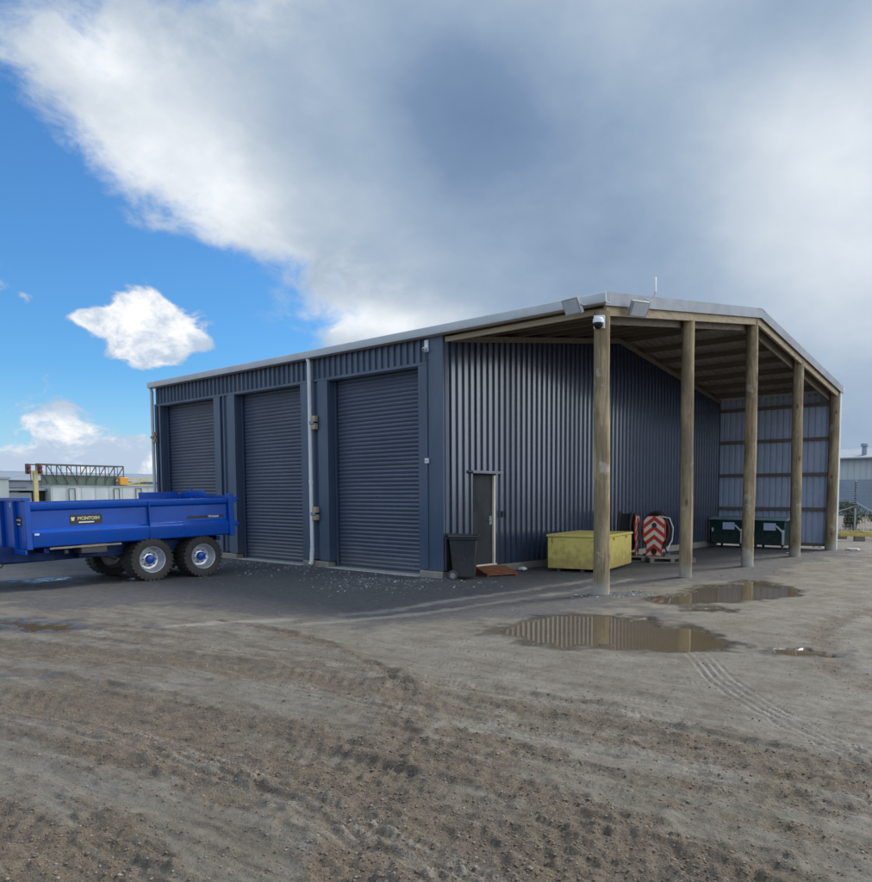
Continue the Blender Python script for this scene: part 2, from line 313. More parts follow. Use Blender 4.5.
MAIN=smooth_line([(-14,-13),(-6,-10.4),(-3,-9.4),(1.5,-8.15),(4,-7.6),(5.8,-7.25),(7.4,-7.1),(8.9,-7.0),(10.5,-7.1),(14,-7.5)])
def ground_fields(x,y,sp):
    sp=np.maximum(sp,.008)
    wob=fbm(x,y,.8,4,11); wob2=fbm(x,y,.16,3,21)
    rub=np.zeros(x.shape); z=np.zeros(x.shape)
    _,Sm,Tm=polyd(x,y,MAIN); Tw=Tm+fbm(x,y,1.6,2,101)*.10
    stk=fbm(Tw*9,Sm*.55,1.0,4,111); stk2=fbm(Tw*30,Sm*1.6,1.0,3,121)*sstep(.05/sp,1,2.5)
    zone=sstep(-y,4.2,6.0)
    for P,w,s_ in BANDS:
        d,S_,T_=polyd(x,y,P)
        d=d+wob*.09+wob2*.12+stk*.10
        k=1-sstep(d,w*.25,w*1.6); rub=np.maximum(rub,k*s_)
        # a rut with a berm on either side
        z+= s_*(.012*np.exp(-((d-w)/.09)**2)-.010*np.exp(-(d/(w*.8))**2))
    z+=zone*(stk*.020+stk2*.010)
    rub=rub*(1.0+.7*stk+.5*stk2)+zone*(.38*sstep(stk,.06,.32)+.22*sstep(stk2,.08,.35))
    patch=sstep(fbm(x,y,1.7,5,31),-.05,.32); rub=np.clip(rub*(.85+.25*patch),0,1)
    pale=np.zeros(x.shape)
    tr=np.zeros(x.shape)
    for P,w,s_ in TREADS:
        d,S_,T_=polyd(x,y,P); k=(1-sstep(d,w*.85,w*1.15))*s_
        k=k*(.35+.65*sstep(fbm(x,y,.5,3,51),-.3,.15))*(.8+.8*np.clip(wob2*2,-.5,.5))
        rib=.5+.5*np.cos(T_/w*math.pi*4.0); lug=.5+.5*np.cos((S_+np.abs(T_)*.6)*2*math.pi/.055)
        pat=np.clip(rib*.8+.35*lug-.2,0,1)
        tr+=k*(.022*(pat-.6)); pale=np.maximum(pale,k*np.clip(pat*1.4-.2,0,1))
    for P,w,s_ in STREAKS:
        d,S_,T_=polyd(x,y,P); d=d+wob2*.12; pale=np.maximum(pale,(1-sstep(d,w*.3,w*1.5))*s_*sstep(fbm(x,y,.9,3,61),-.5,0))
    dz=polysd(x,y,DARKZ)+wob*1.3+wob2*.3; dark=1-sstep(dz+fbm(x,y,2.2,3,141)*1.2,-.5,1.7)
    pd=np.full(x.shape,1e9)
    for P in PUD: pd=np.minimum(pd,polysd(x,y,smooth_line(P+[P[0]],3)[:-1]))
    pdn=pd+wob*.36+wob2*.26
    wet=1-sstep(pdn,.0,.34)
    for P,w in WET:
        d,_,_=polyd(x,y,P); wet=np.maximum(wet,(1-sstep(d+wob*.5,w*.2,w))*sstep(fbm(x,y,.35,4,71),-.05,.2)*.8)
    # heights
    calm=1-np.exp(-np.maximum(pd,0)/.35)           # flat at the shore
    z+=fbm(x,y,3.2,3,1)*.03*calm
    z+=fbm(x,y,.30,3,3,sp)*.010*(1-.4*dark)
    gr=fbm(x,y,.07,3,5,sp,.7)
    z+=gr*.011; z+=fbm(x,y,.028,2,15,sp,.8)*.007*(1-.3*dark)
    clod=np.maximum(fbm(x,y,.055,2,8,sp,.8)-.02,0)
    z+=rub*(clod*.055+np.maximum(fbm(x,y,.14,3,9,sp,.7),-.05)*.035)
    # lug marks along the wide ruts
    for P,w,s_ in (BANDS[0],BANDS[3],BANDS[5]):
        d,S_,T_=polyd(x,y,P); k=(1-sstep(d,w*.6,w))*sstep(fbm(x,y,.9,2,81),-.1,.15)*sstep(.12/sp,1.5,3)
        z+=k*.0035*np.clip(np.cos((S_+np.abs(T_)*.7)*2*math.pi/.12)*1.6,-1,1)
    z+=tr
    shore=np.exp(-np.maximum(pd,0)/.30)
    z=z*(1-.75*shore)+.004
    dep=1-sstep(pdn,-.16,.02)
    z=z-dep*.035
    z*=1-.0*x
    r=np.hypot(x-CX,y-CY)
    z*=1-sstep(r,45,80)
    foot=(x>-11.6)&(x<-.0)&(y>-.1)&(y<13.2); z=np.where(foot,-.02,z)
    return z,rub,dark,pale,wet

# ---------------------------------------------------------------- ground
def build_ground():
    # one polar sheet centred under the camera, fine over the yard, coarse to the horizon
    a=np.concatenate([np.linspace(R(-84),R(4),1120),np.linspace(R(4),R(276),46)[1:-1]])
    r=np.concatenate([[.35,.8,1.3,1.7],np.geomspace(2.0,34,640),np.geomspace(34,6000,46)[1:]])
    A,Rr=np.meshgrid(a,r); x=CX+Rr*np.sin(A); y=CY+Rr*np.cos(A)
    sp=Rr*.0046; sp=np.where((A>R(4.01)),Rr*.1,sp); sp=np.where(Rr>34.5,Rr*.12,sp)
    z,rub,dark,pale,wet=ground_fields(x,y,sp)
    nr,na=x.shape
    V=np.stack([x,y,z],-1).reshape(-1,3); V=np.vstack([V,[[CX,CY,0]]])
    i=np.arange(nr-1)[:,None]*na; j=np.arange(na)[None,:]; k=(j+1)%na
    F=np.stack([i+j,i+na+j,i+na+k,i+k],-1).reshape(-1,4)
    me=bpy.data.meshes.new('ground'); c=len(V)-1
    tri=np.stack([np.full(na,c),np.arange(na),(np.arange(na)+1)%na],-1)
    me.vertices.add(len(V)); me.vertices.foreach_set('co',V.ravel().astype(np.float32))
    loops=np.concatenate([F.ravel(),tri.ravel()]); me.loops.add(len(loops)); me.loops.foreach_set('vertex_index',loops.astype(np.int32))
    st=np.concatenate([np.arange(len(F))*4,len(F)*4+np.arange(na)*3]); me.polygons.add(len(st)); me.polygons.foreach_set('loop_start',st.astype(np.int32))
    me.update(calc_edges=True); me.validate(); me.shade_smooth()
    if me.polygons[1000].normal.z<0: me.flip_normals()
    for n,v in (('rub',rub),('dark',dark),('pale',pale),('wet',wet)):
        at=me.attributes.new(n,'FLOAT','POINT'); at.data.foreach_set('value',np.append(v.ravel(),0).astype(np.float32))
    m,t,b=nt('yard_dirt'); g=G(t); P=g.pos()
    rubA=g.attr('rub'); dk=g.attr('dark'); pl=g.attr('pale'); wt=g.attr('wet')
    n1=g.noise(P,.55,8,.62); n2=g.noise(P,7,8,.7); n3=g.noise(P,60,6,.7); n4=g.noise(P,2.2,8,.65)
    vo=g.n('ShaderNodeTexVoronoi'); g.L(P,vo.inputs['Vector']); vo.inputs['Scale'].default_value=75; vo.inputs['Randomness'].default_value=1
    vo2=g.n('ShaderNodeTexVoronoi'); g.L(P,vo2.inputs['Vector']); vo2.inputs['Scale'].default_value=32
    base=g.mix(g.rng(n1,.33,.68),GC['mud1'],GC['mud2'])
    base=g.mix(g.rng(n4,.35,.7),base,GC['mud3'])
    base=g.mix(g.rng(n2,.42,.72,0,.55),base,GC['mud4'])
    brown=g.mix(g.rng(n2,.3,.7),GC['br1'],GC['br2'])
    brown=g.mix(g.rng(vo2.outputs['Color'] if False else n4,.4,.7,0,.6),brown,GC['br3'])
    Pm=g.map(P,(.55,3.2,1),rot=(0,0,R(-12)))
    st=g.noise(Pm,2.6,8,.66,.5)
    base=g.mix(g.rng(st,.44,.72,0,.6),base,GC['mud4']); base=g.mix(g.rng(st,.25,.45,.45,0),base,GC['mud2'])
    rr=g.m('MULTIPLY',g.rng(g.m('ADD',rubA,g.m('ADD',g.m('MULTIPLY',g.m('SUBTRACT',n2,.5),1.3),g.m('MULTIPLY',g.m('SUBTRACT',st,.5),.9))),.12,.95),.9)
    c=g.mix(rr,base,brown)
    grav=g.mix(g.rng(n2,.3,.7),GC['gr1'],GC['gr2'])
    dd=g.rng(g.m('ADD',dk,g.m('MULTIPLY',g.m('SUBTRACT',n4,.5),.7)),.25,.75)
    c=g.mix(dd,c,grav)
    c=g.mix(g.m('MULTIPLY',pl,.75),c,GC['pale'])
    # individual pebbles: light and dark stones
    sep=g.n('ShaderNodeSeparateColor'); g.L(vo.outputs['Color'],sep.inputs[0])
    peb=g.rng(vo.outputs['Distance'],.25,.42,1,0)
    lite=g.m('MULTIPLY',peb,g.rng(sep.outputs[0],.78,.93))
    drk=g.m('MULTIPLY',peb,g.rng(sep.outputs[1],.75,.92))
    amt=g.m('ADD',g.m('MULTIPLY',rr,.55),g.m('ADD',g.m('MULTIPLY',dd,.5),.12))
    c=g.mix(g.m('MULTIPLY',lite,amt),c,GC['stone'])
    c=g.mix(g.m('MULTIPLY',drk,amt),c,GC['dark'])
    c=g.mix(g.rng(n3,.50,.72,0,.6),c,GC['dark']); n5=g.noise(P,22,6,.75); c=g.mix(g.rng(n5,.52,.74,0,.5),c,GC['dark']); c=g.mix(g.rng(n5,.28,.44,.28,0),c,GC['pale'])
    wetc=g.mix(g.m('MULTIPLY',wt,.68),c,(.05,.042,.032))
    g.L(wetc,b.inputs['Base Color'])
    ro=g.m('SUBTRACT',g.rng(n4,.3,.7,.62,.9),g.m('MULTIPLY',wt,.5),clamp=True)
    g.L(g.m('MAXIMUM',ro,.12),b.inputs['Roughness'])
    h=g.m('ADD',g.m('MULTIPLY',n2,.6),g.m('MULTIPLY',n3,.35))
    h=g.m('ADD',h,g.m('MULTIPLY',peb,g.m('MULTIPLY',amt,.5)))
    bs=g.n('ShaderNodeBump'); g.L(h,bs.inputs['Height']); bs.inputs['Distance'].default_value=.034
    g.L(g.m('SUBTRACT',.85,g.m('MULTIPLY',wt,.6)),bs.inputs['Strength']); g.L(bs.outputs[0],b.inputs['Normal'])
    b.inputs['Specular IOR Level'].default_value=.35
    me.materials.append(m); o=bpy.data.objects.new('ground',me); COL.objects.link(o); tag(o,kind='structure'); return o
GC=dict(mud1=(.172,.155,.123),mud2=(.215,.198,.163),mud3=(.138,.121,.093),mud4=(.100,.083,.062),
 br1=(.140,.104,.075),br2=(.088,.064,.046),br3=(.165,.130,.080),gr1=(.112,.106,.103),gr2=(.078,.074,.074),pale=(.29,.27,.235),stone=(.40,.37,.32),dark=(.050,.043,.037))
build_ground()

# water in the hollows
def water():
    m,t,b=nt('muddy_water'); g=G(t); P=g.pos()
    g.L(g.mix(g.noise(P,1.1,4),(.13,.10,.06),(.09,.068,.04)),b.inputs['Base Color'])
    b.inputs['Roughness'].default_value=.015; b.inputs['IOR'].default_value=1.4
    g.L(g.bump(g.noise(P,5,3),.04,.01),b.inputs['Normal'])
    for P_ in PUD:
        c=(sum(p[0] for p in P_)/len(P_),sum(p[1] for p in P_)/len(P_)); mb=MB(); sm=smooth_line(P_+[P_[0]],3)[:-1]
        v=[]
        for p in sm:
            d=Vector((p[0]-c[0],p[1]-c[1])); l=d.length; d=d*(1+.16/max(l,.2)); v.append((c[0]+d.x,c[1]+d.y,-.0075))
        n=len(v); o=MB(); o.add(v+[(c[0],c[1],-.0075)],[(i,(i+1)%n,n) for i in range(n)])
        ob=o.build('puddle',m,smooth=0)
        if ob.data.polygons[0].normal.z<0: ob.data.flip_normals()
        tag(ob,kind='structure')
water()

# loose stones: uncountable -> stuff
ICO=None
def stones(name,pts,sizes,m,label,cat):
    bm=bmesh.new(); bmesh.ops.create_icosphere(bm,subdivisions=1,radius=1); v0=np.array([q.co[:] for q in bm.verts]); f0=np.array([[q.index for q in f.verts] for f in bm.faces]); bm.free()
    n=len(pts); nv=len(v0)
    V=np.repeat(v0[None],n,0)*(1+rng.uniform(-.28,.28,(n,nv,1)))
    V*=np.stack([rng.uniform(.7,1.3,n),rng.uniform(.7,1.2,n),rng.uniform(.4,.85,n)],-1)[:,None,:]
    a=rng.uniform(0,6.28,n); c,s_=np.cos(a),np.sin(a)
    X=V[...,0]*c[:,None]-V[...,1]*s_[:,None]; Y=V[...,0]*s_[:,None]+V[...,1]*c[:,None]
    V=np.stack([X,Y,V[...,2]],-1)*sizes[:,None,None]+pts[:,None,:]
    F=(f0[None]+np.arange(n)[:,None,None]*nv).reshape(-1,3)
    me=bpy.data.meshes.new(name); me.vertices.add(n*nv); me.vertices.foreach_set('co',V.reshape(-1).astype(np.float32))
    me.loops.add(F.size); me.loops.foreach_set('vertex_index',F.ravel().astype(np.int32)); me.polygons.add(len(F)); me.polygons.foreach_set('loop_start',(np.arange(len(F))*3).astype(np.int32))
    me.update(calc_edges=True)
    at=me.attributes.new('rnd','FLOAT','POINT'); at.data.foreach_set('value',np.repeat(rng.random(n),nv).astype(np.float32))
    me.materials.append(m); o=bpy.data.objects.new(name,me); COL.objects.link(o); return tag(o,label,cat,kind='stuff')
def stone_mat(name,c1,c2,c3):
    m,t,b=nt(name); g=G(t); r_=g.attr('rnd'); c=g.mix(g.rng(r_,0,.6),c1,c2); c=g.mix(g.rng(r_,.8,.97),c,c3)
    c=g.mix(g.rng(g.noise(g.pos(),90,4),.4,.7,0,.4),c,tuple(x*.6 for x in c1)); g.L(c,b.inputs['Base Color']); b.inputs['Roughness'].default_value=.85; return m
def scatter(n,xr,yr,keep,smin,smax,pw=2.5,sink=.15,polar=False):
    if polar:
        rr=np.exp(rng.uniform(np.log(xr[0]),np.log(xr[1]),n)); aa=rng.uniform(R(yr[0]),R(yr[1]),n); x=CX+rr*np.sin(aa); y=CY+rr*np.cos(aa)
    else:
        x=rng.uniform(*xr,n); y=rng.uniform(*yr,n)
    z,rub,dark,pale,wet=ground_fields(x,y,np.hypot(x-CX,y-CY)*.0046)
    k=rng.random(n)<keep(x,y,rub,dark,wet); x,y,z=x[k],y[k],z[k]
    s_=smin+(smax-smin)*rng.random(len(x))**pw
    return np.stack([x,y,z+s_*sink],-1),s_
inshed=lambda x,y:(x>-11.5)&(x<.05)&(y>-.25)
p,s_=scatter(75000,(2.4,16),(-78,0),lambda x,y,r,d,w:np.where(inshed(x,y),0,np.clip(r*.8+.05,0,1)*(w<.3)),.002,.0105,3.2,polar=True)
stones('dirt_clods',p,s_,stone_mat('clod_mat',(.12,.092,.066),(.17,.135,.098),(.26,.23,.19)),'brown crumbled clods and pebbles churned up along the wheel tracks','gravel')
p,s_=scatter(16000,(2.4,16),(-78,0),lambda x,y,r,d,w:np.where(inshed(x,y),0,np.clip(.5-r,0,1)*(w<.3)),.0025,.010,3.5,polar=True)
stones('pebbles',p,s_,stone_mat('pebble_mat',(.13,.12,.105),(.18,.165,.14),(.33,.31,.28)),'small grey pebbles lying loose on the packed yard','gravel')
def keepg(x,y,r,d,w):
    a=np.exp(-((y+.55)/.5)**2)*((x>-12)&(x<.6))*.7 + np.exp(-((x+.2)**2+(y+1.0)**2)/1.2)*.9+np.exp(-((x-3.7)**2+(y+.15)**2)/.12)*1.0
    a=a+np.exp(-((x-3.9)**2+(y-.35)**2)/.15)*.8+np.exp(-((x+5.6)**2/6+(y+1.2)**2/.8))*.5
    a=a*sstep(fbm(x,y,.5,3,91),-.25,.15)
    return np.where(inshed(x,y)|(w>.4),0,np.clip(a,0,1))
p,s_=scatter(26000,(-12,4.6),(-3.2,1.2),keepg,.006,.026,2.2)
stones('grey_gravel',p,s_,stone_mat('gravel_mat',(.10,.105,.115),(.18,.19,.205),(.42,.45,.50)),'grey crushed gravel strewn below the roller doors and round the corner post','gravel')
p,s_=scatter(9000,(-11,5),(-5,13),lambda x,y,r,d,w:np.where(inshed(x,y),0,d*.6*(w<.4)),.004,.016,3)
stones('dark_gravel',p,s_,stone_mat('dark_gravel_mat',(.08,.08,.088),(.13,.13,.14),(.3,.3,.31)),'dark fine gravel spread under the open lean-to roof','gravel')

# ---------------------------------------------------------------- the shed
L_=-11.41; D=13.05; W=3.59; APY=6.52
def zr(y): y2=y if y<=APY else 2*APY-y; return 4.80+.1503*(y2+.2)
def ribbed(mb,p,d,nrm,length,z0,z1,pitch=.19,depth=.040,top=.042,base=.072,start=0.):
    """trapezoidal sheet from p along d; ribs stick out along nrm; z0,z1 numbers or functions of distance"""
    f0=z0 if callable(z0) else (lambda s:z0); f1=z1 if callable(z1) else (lambda s:z1)
    pr=[(0,0)]; s=start-pitch
    while s<length+pitch:
        for ds,h in ((pitch*.5-base/2,0),(pitch*.5-top/2,depth),(pitch*.5+top/2,depth),(pitch*.5+base/2,0)):
            q=s+ds
            if 0<q<length: pr.append((q,h))
        s+=pitch
    pr.append((length,0)); v=[];f=[]
    for q,h in pr:
        x=p[0]+d[0]*q+nrm[0]*h; y=p[1]+d[1]*q+nrm[1]*h
        v.append((x,y,f0(q))); v.append((x,y,f1(q)))
    for i in range(len(pr)-1): f.append((2*i,2*i+2,2*i+3,2*i+1))
    return mb.add(v,f)
shed=thing('farm_shed','navy corrugated steel shed with three roller doors and an open lean-to on round timber posts','shed')
doors=[(-3.507,-.648),(-7.244,-4.493),(-11.08,-8.231)]; HH=4.195; WT=4.72; RB=.17
# front wall: header + ribbed strips between flat jamb flashings
mb=MB(); ribbed(mb,(L_,0),(1,0),(0,-1),abs(L_)-.42,HH+.05,WT,start=.05)
for a,b in ((-4.493,-3.507),(-8.231,-7.244)): ribbed(mb,(a+.30,0),(1,0),(0,-1),b-a-.62,RB,HH,pitch=.19,start=.06)
mb.build('front_wall','navy',shed,smooth=0)
mb=MB(); mb.box((L_,-.045,HH-.012),(-.40,.0,HH+.05)); 
mb.build('header_flashing','navy',shed,bevel=.004)
def jamb(x0,x1,rev):   # flat flashing with a return into the opening; rev: list of reveal x
    mb=MB(); mb.box((x0,-.05,RB-.02),(x1,-.005,HH-.014))
    for r_ in rev: mb.box((min(r_,r_+(.012 if r_==x0 else -.012)),-.004,RB-.02),(max(r_,r_+(.012 if r_==x0 else -.012)),.26,HH-.014))
    return mb.build('jamb_flashing','navy',shed,bevel=.005)
jamb(-.648,-.405,[-.648]); jamb(-3.507-.32,-3.507,[-3.507]); jamb(-4.493,-4.493+.30,[-4.493])
jamb(-7.244-.32,-7.244,[-7.244]); jamb(-8.231,-8.231+.30,[-8.231]); jamb(-11.08-.10,-11.08,[-11.08]); jamb(L_+.01,L_+.13,[])
mb=MB(); mb.box((-.395,-.055,RB-.03),(.03,-.006,WT)); mb.box((.004,-.0,RB-.03),(.042,.09,WT-.02)); mb.build('corner_flashing','navy',shed,bevel=.006)
# soffits of the openings and inner lining
for a,b in doors:
    mb=MB(); mb.box((a+.012,.0,HH-.03),(b-.012,.5,HH+.02)); mb.build('opening_soffit','navy',shed)
# roller doors
for i,(a,b) in enumerate(doors):
    mb=MB(); z=.06; pit=.088; pr=[]
    while z<HH-.03:
        pr+=[(z,0),(z+.012,.016),(z+.050,.020),(z+.066,.004)]; z+=pit
    v=[];f=[]
    for zz,h in pr: v+=[(a+.02,.21-h,zz),(b-.02,.21-h,zz)]
    for k in range(len(pr)-1): f.append((2*k,2*k+1,2*k+3,2*k+2))
    mb.add(v,f)
    d=mb.build('roller_door','door',shed,smooth=50)
    d['label']=['slatted roller door nearest the lean-to corner','middle slatted roller door beside the downpipe','slatted roller door at the far end, part hidden by the trailer'][i]
    mb=MB(); mb.box((a+.02,.17,.0),(b-.02,.225,.058)); mb.build('bottom_rail','door',d,bevel=.004)
    for xx in (a+.014,b-.014):
        mb=MB(); mb.box((xx-(.0 if xx<(a+b)/2 else .05),.13,.0),(xx+(.05 if xx<(a+b)/2 else 0),.168,HH-.035)); mb.build('guide_rail','navy',d)
    mb=MB(); mb.box((a-.02,-.14,-.05),(b+.02,.30,.022)); o=mb.build('door_sill','sill',shed,bevel=.01)
# footings
for a,b in ((-.62,.02),(-4.47,-3.55),(-8.2,-7.3),(L_-.02,-11.1)):
    mb=MB(); mb.box((a,-.075,-.1),(b,.16,RB-.035)); mb.build('footing','concrete',shed,bevel=.015)
mb=MB(); mb.box((-.04,.165,-.1),(.012,.79,RB-.01)); mb.box((-.04,1.57,-.1),(.012,D,RB-.01)); mb.box((-.04,.795,-.1),(.03,1.565,.19)); mb.build('foundation_strip','concrete',shed,bevel=.01)
# inner gable wall (x=0) facing the lean-to
DY0,DY1,DZ=.80,1.56,2.10
mb=MB()
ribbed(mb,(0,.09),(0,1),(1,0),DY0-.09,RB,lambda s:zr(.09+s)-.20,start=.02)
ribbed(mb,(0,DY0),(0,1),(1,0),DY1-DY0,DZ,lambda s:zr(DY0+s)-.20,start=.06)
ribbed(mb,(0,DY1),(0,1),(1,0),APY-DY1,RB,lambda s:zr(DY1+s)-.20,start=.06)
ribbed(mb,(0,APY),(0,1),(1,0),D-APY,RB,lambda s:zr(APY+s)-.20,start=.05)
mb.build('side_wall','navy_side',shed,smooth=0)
# back wall, left end wall
mb=MB(); ribbed(mb,(W+.1,D+.06),(-1,0),(0,1),W+.1,.10,4.70,start=.05); mb.build('lean_to_back_wall','shed_in',shed,smooth=0)
mb=MB(); ribbed(mb,(0,D+.06),(-1,0),(0,1),-L_,.10,4.70); mb.build('back_wall','navy',shed,smooth=0)
mb=MB(); ribbed(mb,(L_,D),(0,-1),(-1,0),D-APY,.1,lambda s:zr(D-s)-.1); ribbed(mb,(L_,APY),(0,-1),(-1,0),APY,.1,lambda s:zr(APY-s)-.1); mb.build('end_wall','navy',shed,smooth=0)
mb=MB(); mb.box((L_+.05,.45,-.02),(-.05,D-.05,.015)); mb.build('floor_slab','concrete',shed)
mb=MB(); mb.box((W+.105,D-.02,.0),(W+.135,D+.10,4.72)); mb.box((W+.02,D+.101,.0),(W+.135,D+.13,4.72)); mb.build('corner_trim','gutter',shed,bevel=.004)
# girts on the lean-to back wall
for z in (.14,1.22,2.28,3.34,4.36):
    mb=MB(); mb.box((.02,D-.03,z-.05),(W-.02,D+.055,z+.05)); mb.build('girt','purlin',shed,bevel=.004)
# roof: ribbed along X, two slopes
def roofsheet(y0,y1,ysgn):
    xs=[];x=L_-.02
    while x<W+.13:
        for ds,h in ((0,0),(.095,0),(.115,.035),(.15,.035),(.17,0)):
            if x+ds<W+.13: xs.append((x+ds,h))
        x+=.19
    xs.append((W+.13,0)); v=[];f=[]
    for x,h in xs: v+=[(x,y0,zr(y0)+h),(x,y1,zr(y1)+h)]
    for i in range(len(xs)-1): f.append((2*i,2*i+2,2*i+3,2*i+1))
    return v,f
mb=MB(); mb.add(*roofsheet(-.2,APY,1)); mb.add(*roofsheet(APY,D+.2,1)); mb.build('roof','roof_under',shed,smooth=0)
mb=MB(); mb.prism([(L_-.05,zr(APY)+.05)],0,1) if False else None
v=[]; mb=MB()
for s1,s2 in ((-1,0),(0,1)):
    ya=APY+s1*.25; yb=APY+s2*.25
    mb.add([(L_-.03,ya,zr(ya)+.045),(W+.16,ya,zr(ya)+.045),(W+.16,yb,zr(yb)+.045),(L_-.03,yb,zr(yb)+.045),(L_-.03,ya,zr(ya)+.053),(W+.16,ya,zr(ya)+.053),(W+.16,yb,zr(yb)+.053),(L_-.03,yb,zr(yb)+.053)],[(0,1,2,3),(4,5,6,7),(0,1,5,4),(1,2,6,5),(2,3,7,6),(3,0,4,7)])
mb.build('ridge_cap','zinc',shed)
# purlins along X
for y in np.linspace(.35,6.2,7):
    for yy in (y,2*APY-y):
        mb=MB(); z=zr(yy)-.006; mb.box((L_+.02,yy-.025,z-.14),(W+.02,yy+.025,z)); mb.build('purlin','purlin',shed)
# sloping rafters (each slope) at x=W and along the wall
def slope_beam(x0,x1,off0,off1,m,name,y0=-.1,y1=D+.1,bevel=.004):
    mb=MB()
    for a,b in ((y0,APY),(APY,y1)):
        mb.add([(x0,a,zr(a)+off0),(x1,a,zr(a)+off0),(x1,b,zr(b)+off0),(x0,b,zr(b)+off0),(x0,a,zr(a)+off1),(x1,a,zr(a)+off1),(x1,b,zr(b)+off1),(x0,b,zr(b)+off1)],
          [(0,1,2,3),(4,5,6,7),(0,1,5,4),(1,2,6,5),(2,3,7,6),(3,0,4,7)])
    return mb.build(name,m,shed,bevel=0)
slope_beam(W+.03,W+.085,-.30,-.03,'timber','rake_beam',-.06)
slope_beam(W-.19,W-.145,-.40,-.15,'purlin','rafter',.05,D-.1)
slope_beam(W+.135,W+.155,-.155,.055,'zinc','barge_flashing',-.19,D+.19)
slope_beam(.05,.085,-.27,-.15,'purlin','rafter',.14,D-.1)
# front beam under the eave, fascia, gutter
mb=MB(); mb.box((.05,-.01,4.57),(W+.02,.035,4.665)); mb.build('eave_beam','timber',shed,bevel=.004)
mb=MB(); mb.box((L_,-.08,WT-.03),(W+.12,-.058,4.79)); mb.build('fascia_board','timber',shed,bevel=.004)
mb=MB(); pr=[(-.20,4.70),(-.075,4.70),(-.075,4.79),(-.085,4.79),(-.085,4.71),(-.19,4.71),(-.19,4.845),(-.20,4.855),(-.215,4.845),(-.21,4.72)]
mb.add([(x,p_[0],p_[1]) for x in (L_-.06,W+.16) for p_ in pr],[tuple(range(len(pr))),tuple(range(2*len(pr)-1,len(pr)-1,-1))]+[(i,(i+1)%len(pr),len(pr)+(i+1)%len(pr),len(pr)+i) for i in range(len(pr))])
mb.build('gutter','gutter',shed)
for y in (-.2,):
    pass
mb=MB(); mb.box((L_,D+.1,4.66),(W+.12,D+.15,4.79)); mb.box((L_,D+.151,4.70),(W+.16,D+.25,4.82)); mb.build('rear_gutter','gutter',shed)
# downpipes
dp=[(-4.05,-.15,4.70),(-4.05,-.12,4.60),(-4.05,-.115,.28),(-4.05,-.14,.12),(-4.05,-.20,.05)]
mb=MB(); mb.tube(dp,.045,14); mb.tube([(-4.05,-.115,1.9),(-4.05,-.115,1.98)],.052,14); mb.tube([(-4.05,-.115,.42),(-4.05,-.14,.10),(-4.05,-.17,.06)],.052,14)
d1=mb.build('downpipe','white',shed)
mb=MB(); mb.tube([(L_-.02,-.13,4.70),(L_-.02,-.10,4.6),(L_-.02,-.10,.1)],.045,12); d2=mb.build('downpipe','gutter',shed)
for z,x,par in ((3.27,-3.93,d1),(1.22,-3.93,d1),(3.30,L_+.05,d2)):
    mb=MB(); mb.box((x-.09,-.135,z-.15),(x+.075,-.052,z-.02)); mb.box((x-.09,-.135,z+.02),(x+.075,-.052,z+.15)); b_=mb.build('timber_block','timber',par,bevel=.006)
    mb=MB(); mb.box((x-.11,-.160,z-.035),(x+.05,-.136,z+.035)); mb.build('strap','zinc',par,bevel=.003)
# posts
for i,(y,top,r_) in enumerate(((0.0,4.60,.135),(3.17,zr(3.17)-.16,.125),(6.45,zr(6.45)-.16,.138),(9.72,zr(9.72)-.16,.14),(D-.05,4.62,.15))):
    mb=MB(); n=22; px=[]; ph=[random.uniform(0,6.3) for _ in range(4)]
    Rn=[]; zz=-.12; levels=[-.12]+[j*.22 for j in range(1,int(top/.22))]+[top]
    for z in levels:
        cx=W-.02+.012*math.sin(z*.9+ph[0]); cy=y+.012*math.sin(z*.7+ph[1]); rr=r_*(1.02-.012*z)*(1+.018*math.sin(z*2.3+ph[2]))
        Rn.append([(cx+rr*(1+.018*math.sin(3*t+ph[3]+z*.4)+.01*math.sin(7*t+z*2))*math.cos(t),cy+rr*(1+.02*math.sin(2*t+ph[2]+z*.3))*math.sin(t),z) for t in [2*math.pi*k/n for k in range(n)]])
    mb.rings(Rn); p_=mb.build('timber_post','pole',shed,smooth=50)
    p_['label']=['round timber post at the front eave corner with camera on it','second round timber post, pale splashes at its foot','round timber post below the roof apex','fourth round timber post','dark round timber post at the back wall'][i]
    mb=MB()
    mb.box((W-.16,y-.03,top-.42),(W-.145,y+.03,top+.02)) if 0<i<4 else mb.box((W-.165,y-.03,top-.3),(W-.15,y+.03,top))
    mb.build('steel_strap','zinc',p_)
# personnel door
mb=MB(); mb.box((-.06,DY0+.045,.20),(-.02,DY1-.075,DZ-.05)); pd=mb.build('side_door','darkdoor',shed,bevel=.003); pd['label']='dark grey personnel door with pale jamb'
mb=MB(); mb.box((-.08,DY0,.19),(.03,DY0+.04,DZ-.045)); mb.box((-.08,DY0,DZ-.044),(.03,DY1,DZ-.0)); mb.build('door_frame','darkdoor',pd,bevel=.003)
mb=MB(); mb.box((-.07,DY1-.075,.2),(.034,DY1-.035,DZ-.046)); mb.box((-.07,DY0+.042,.17),(.05,DY1-.0,.2)); mb.build('door_jamb','cream',pd,bevel=.003)
mb=MB(); mb.box((-.02,DY1-.17,1.02),(-.012,DY1-.10,1.20)); mb.tube([(-.02,DY1-.135,1.12),(.03,DY1-.135,1.12),(.035,DY1-.20,1.12),(.035,DY1-.25,1.118)],.011,8); mb.lathe([(.0,.0),(.024,0),(.024,.012),(0,.012)],Matrix.Translation((-.012,DY1-.135,1.12))@Matrix.Rotation(R(90),4,'Y'),14); mb.build('door_handle','zinc',pd)
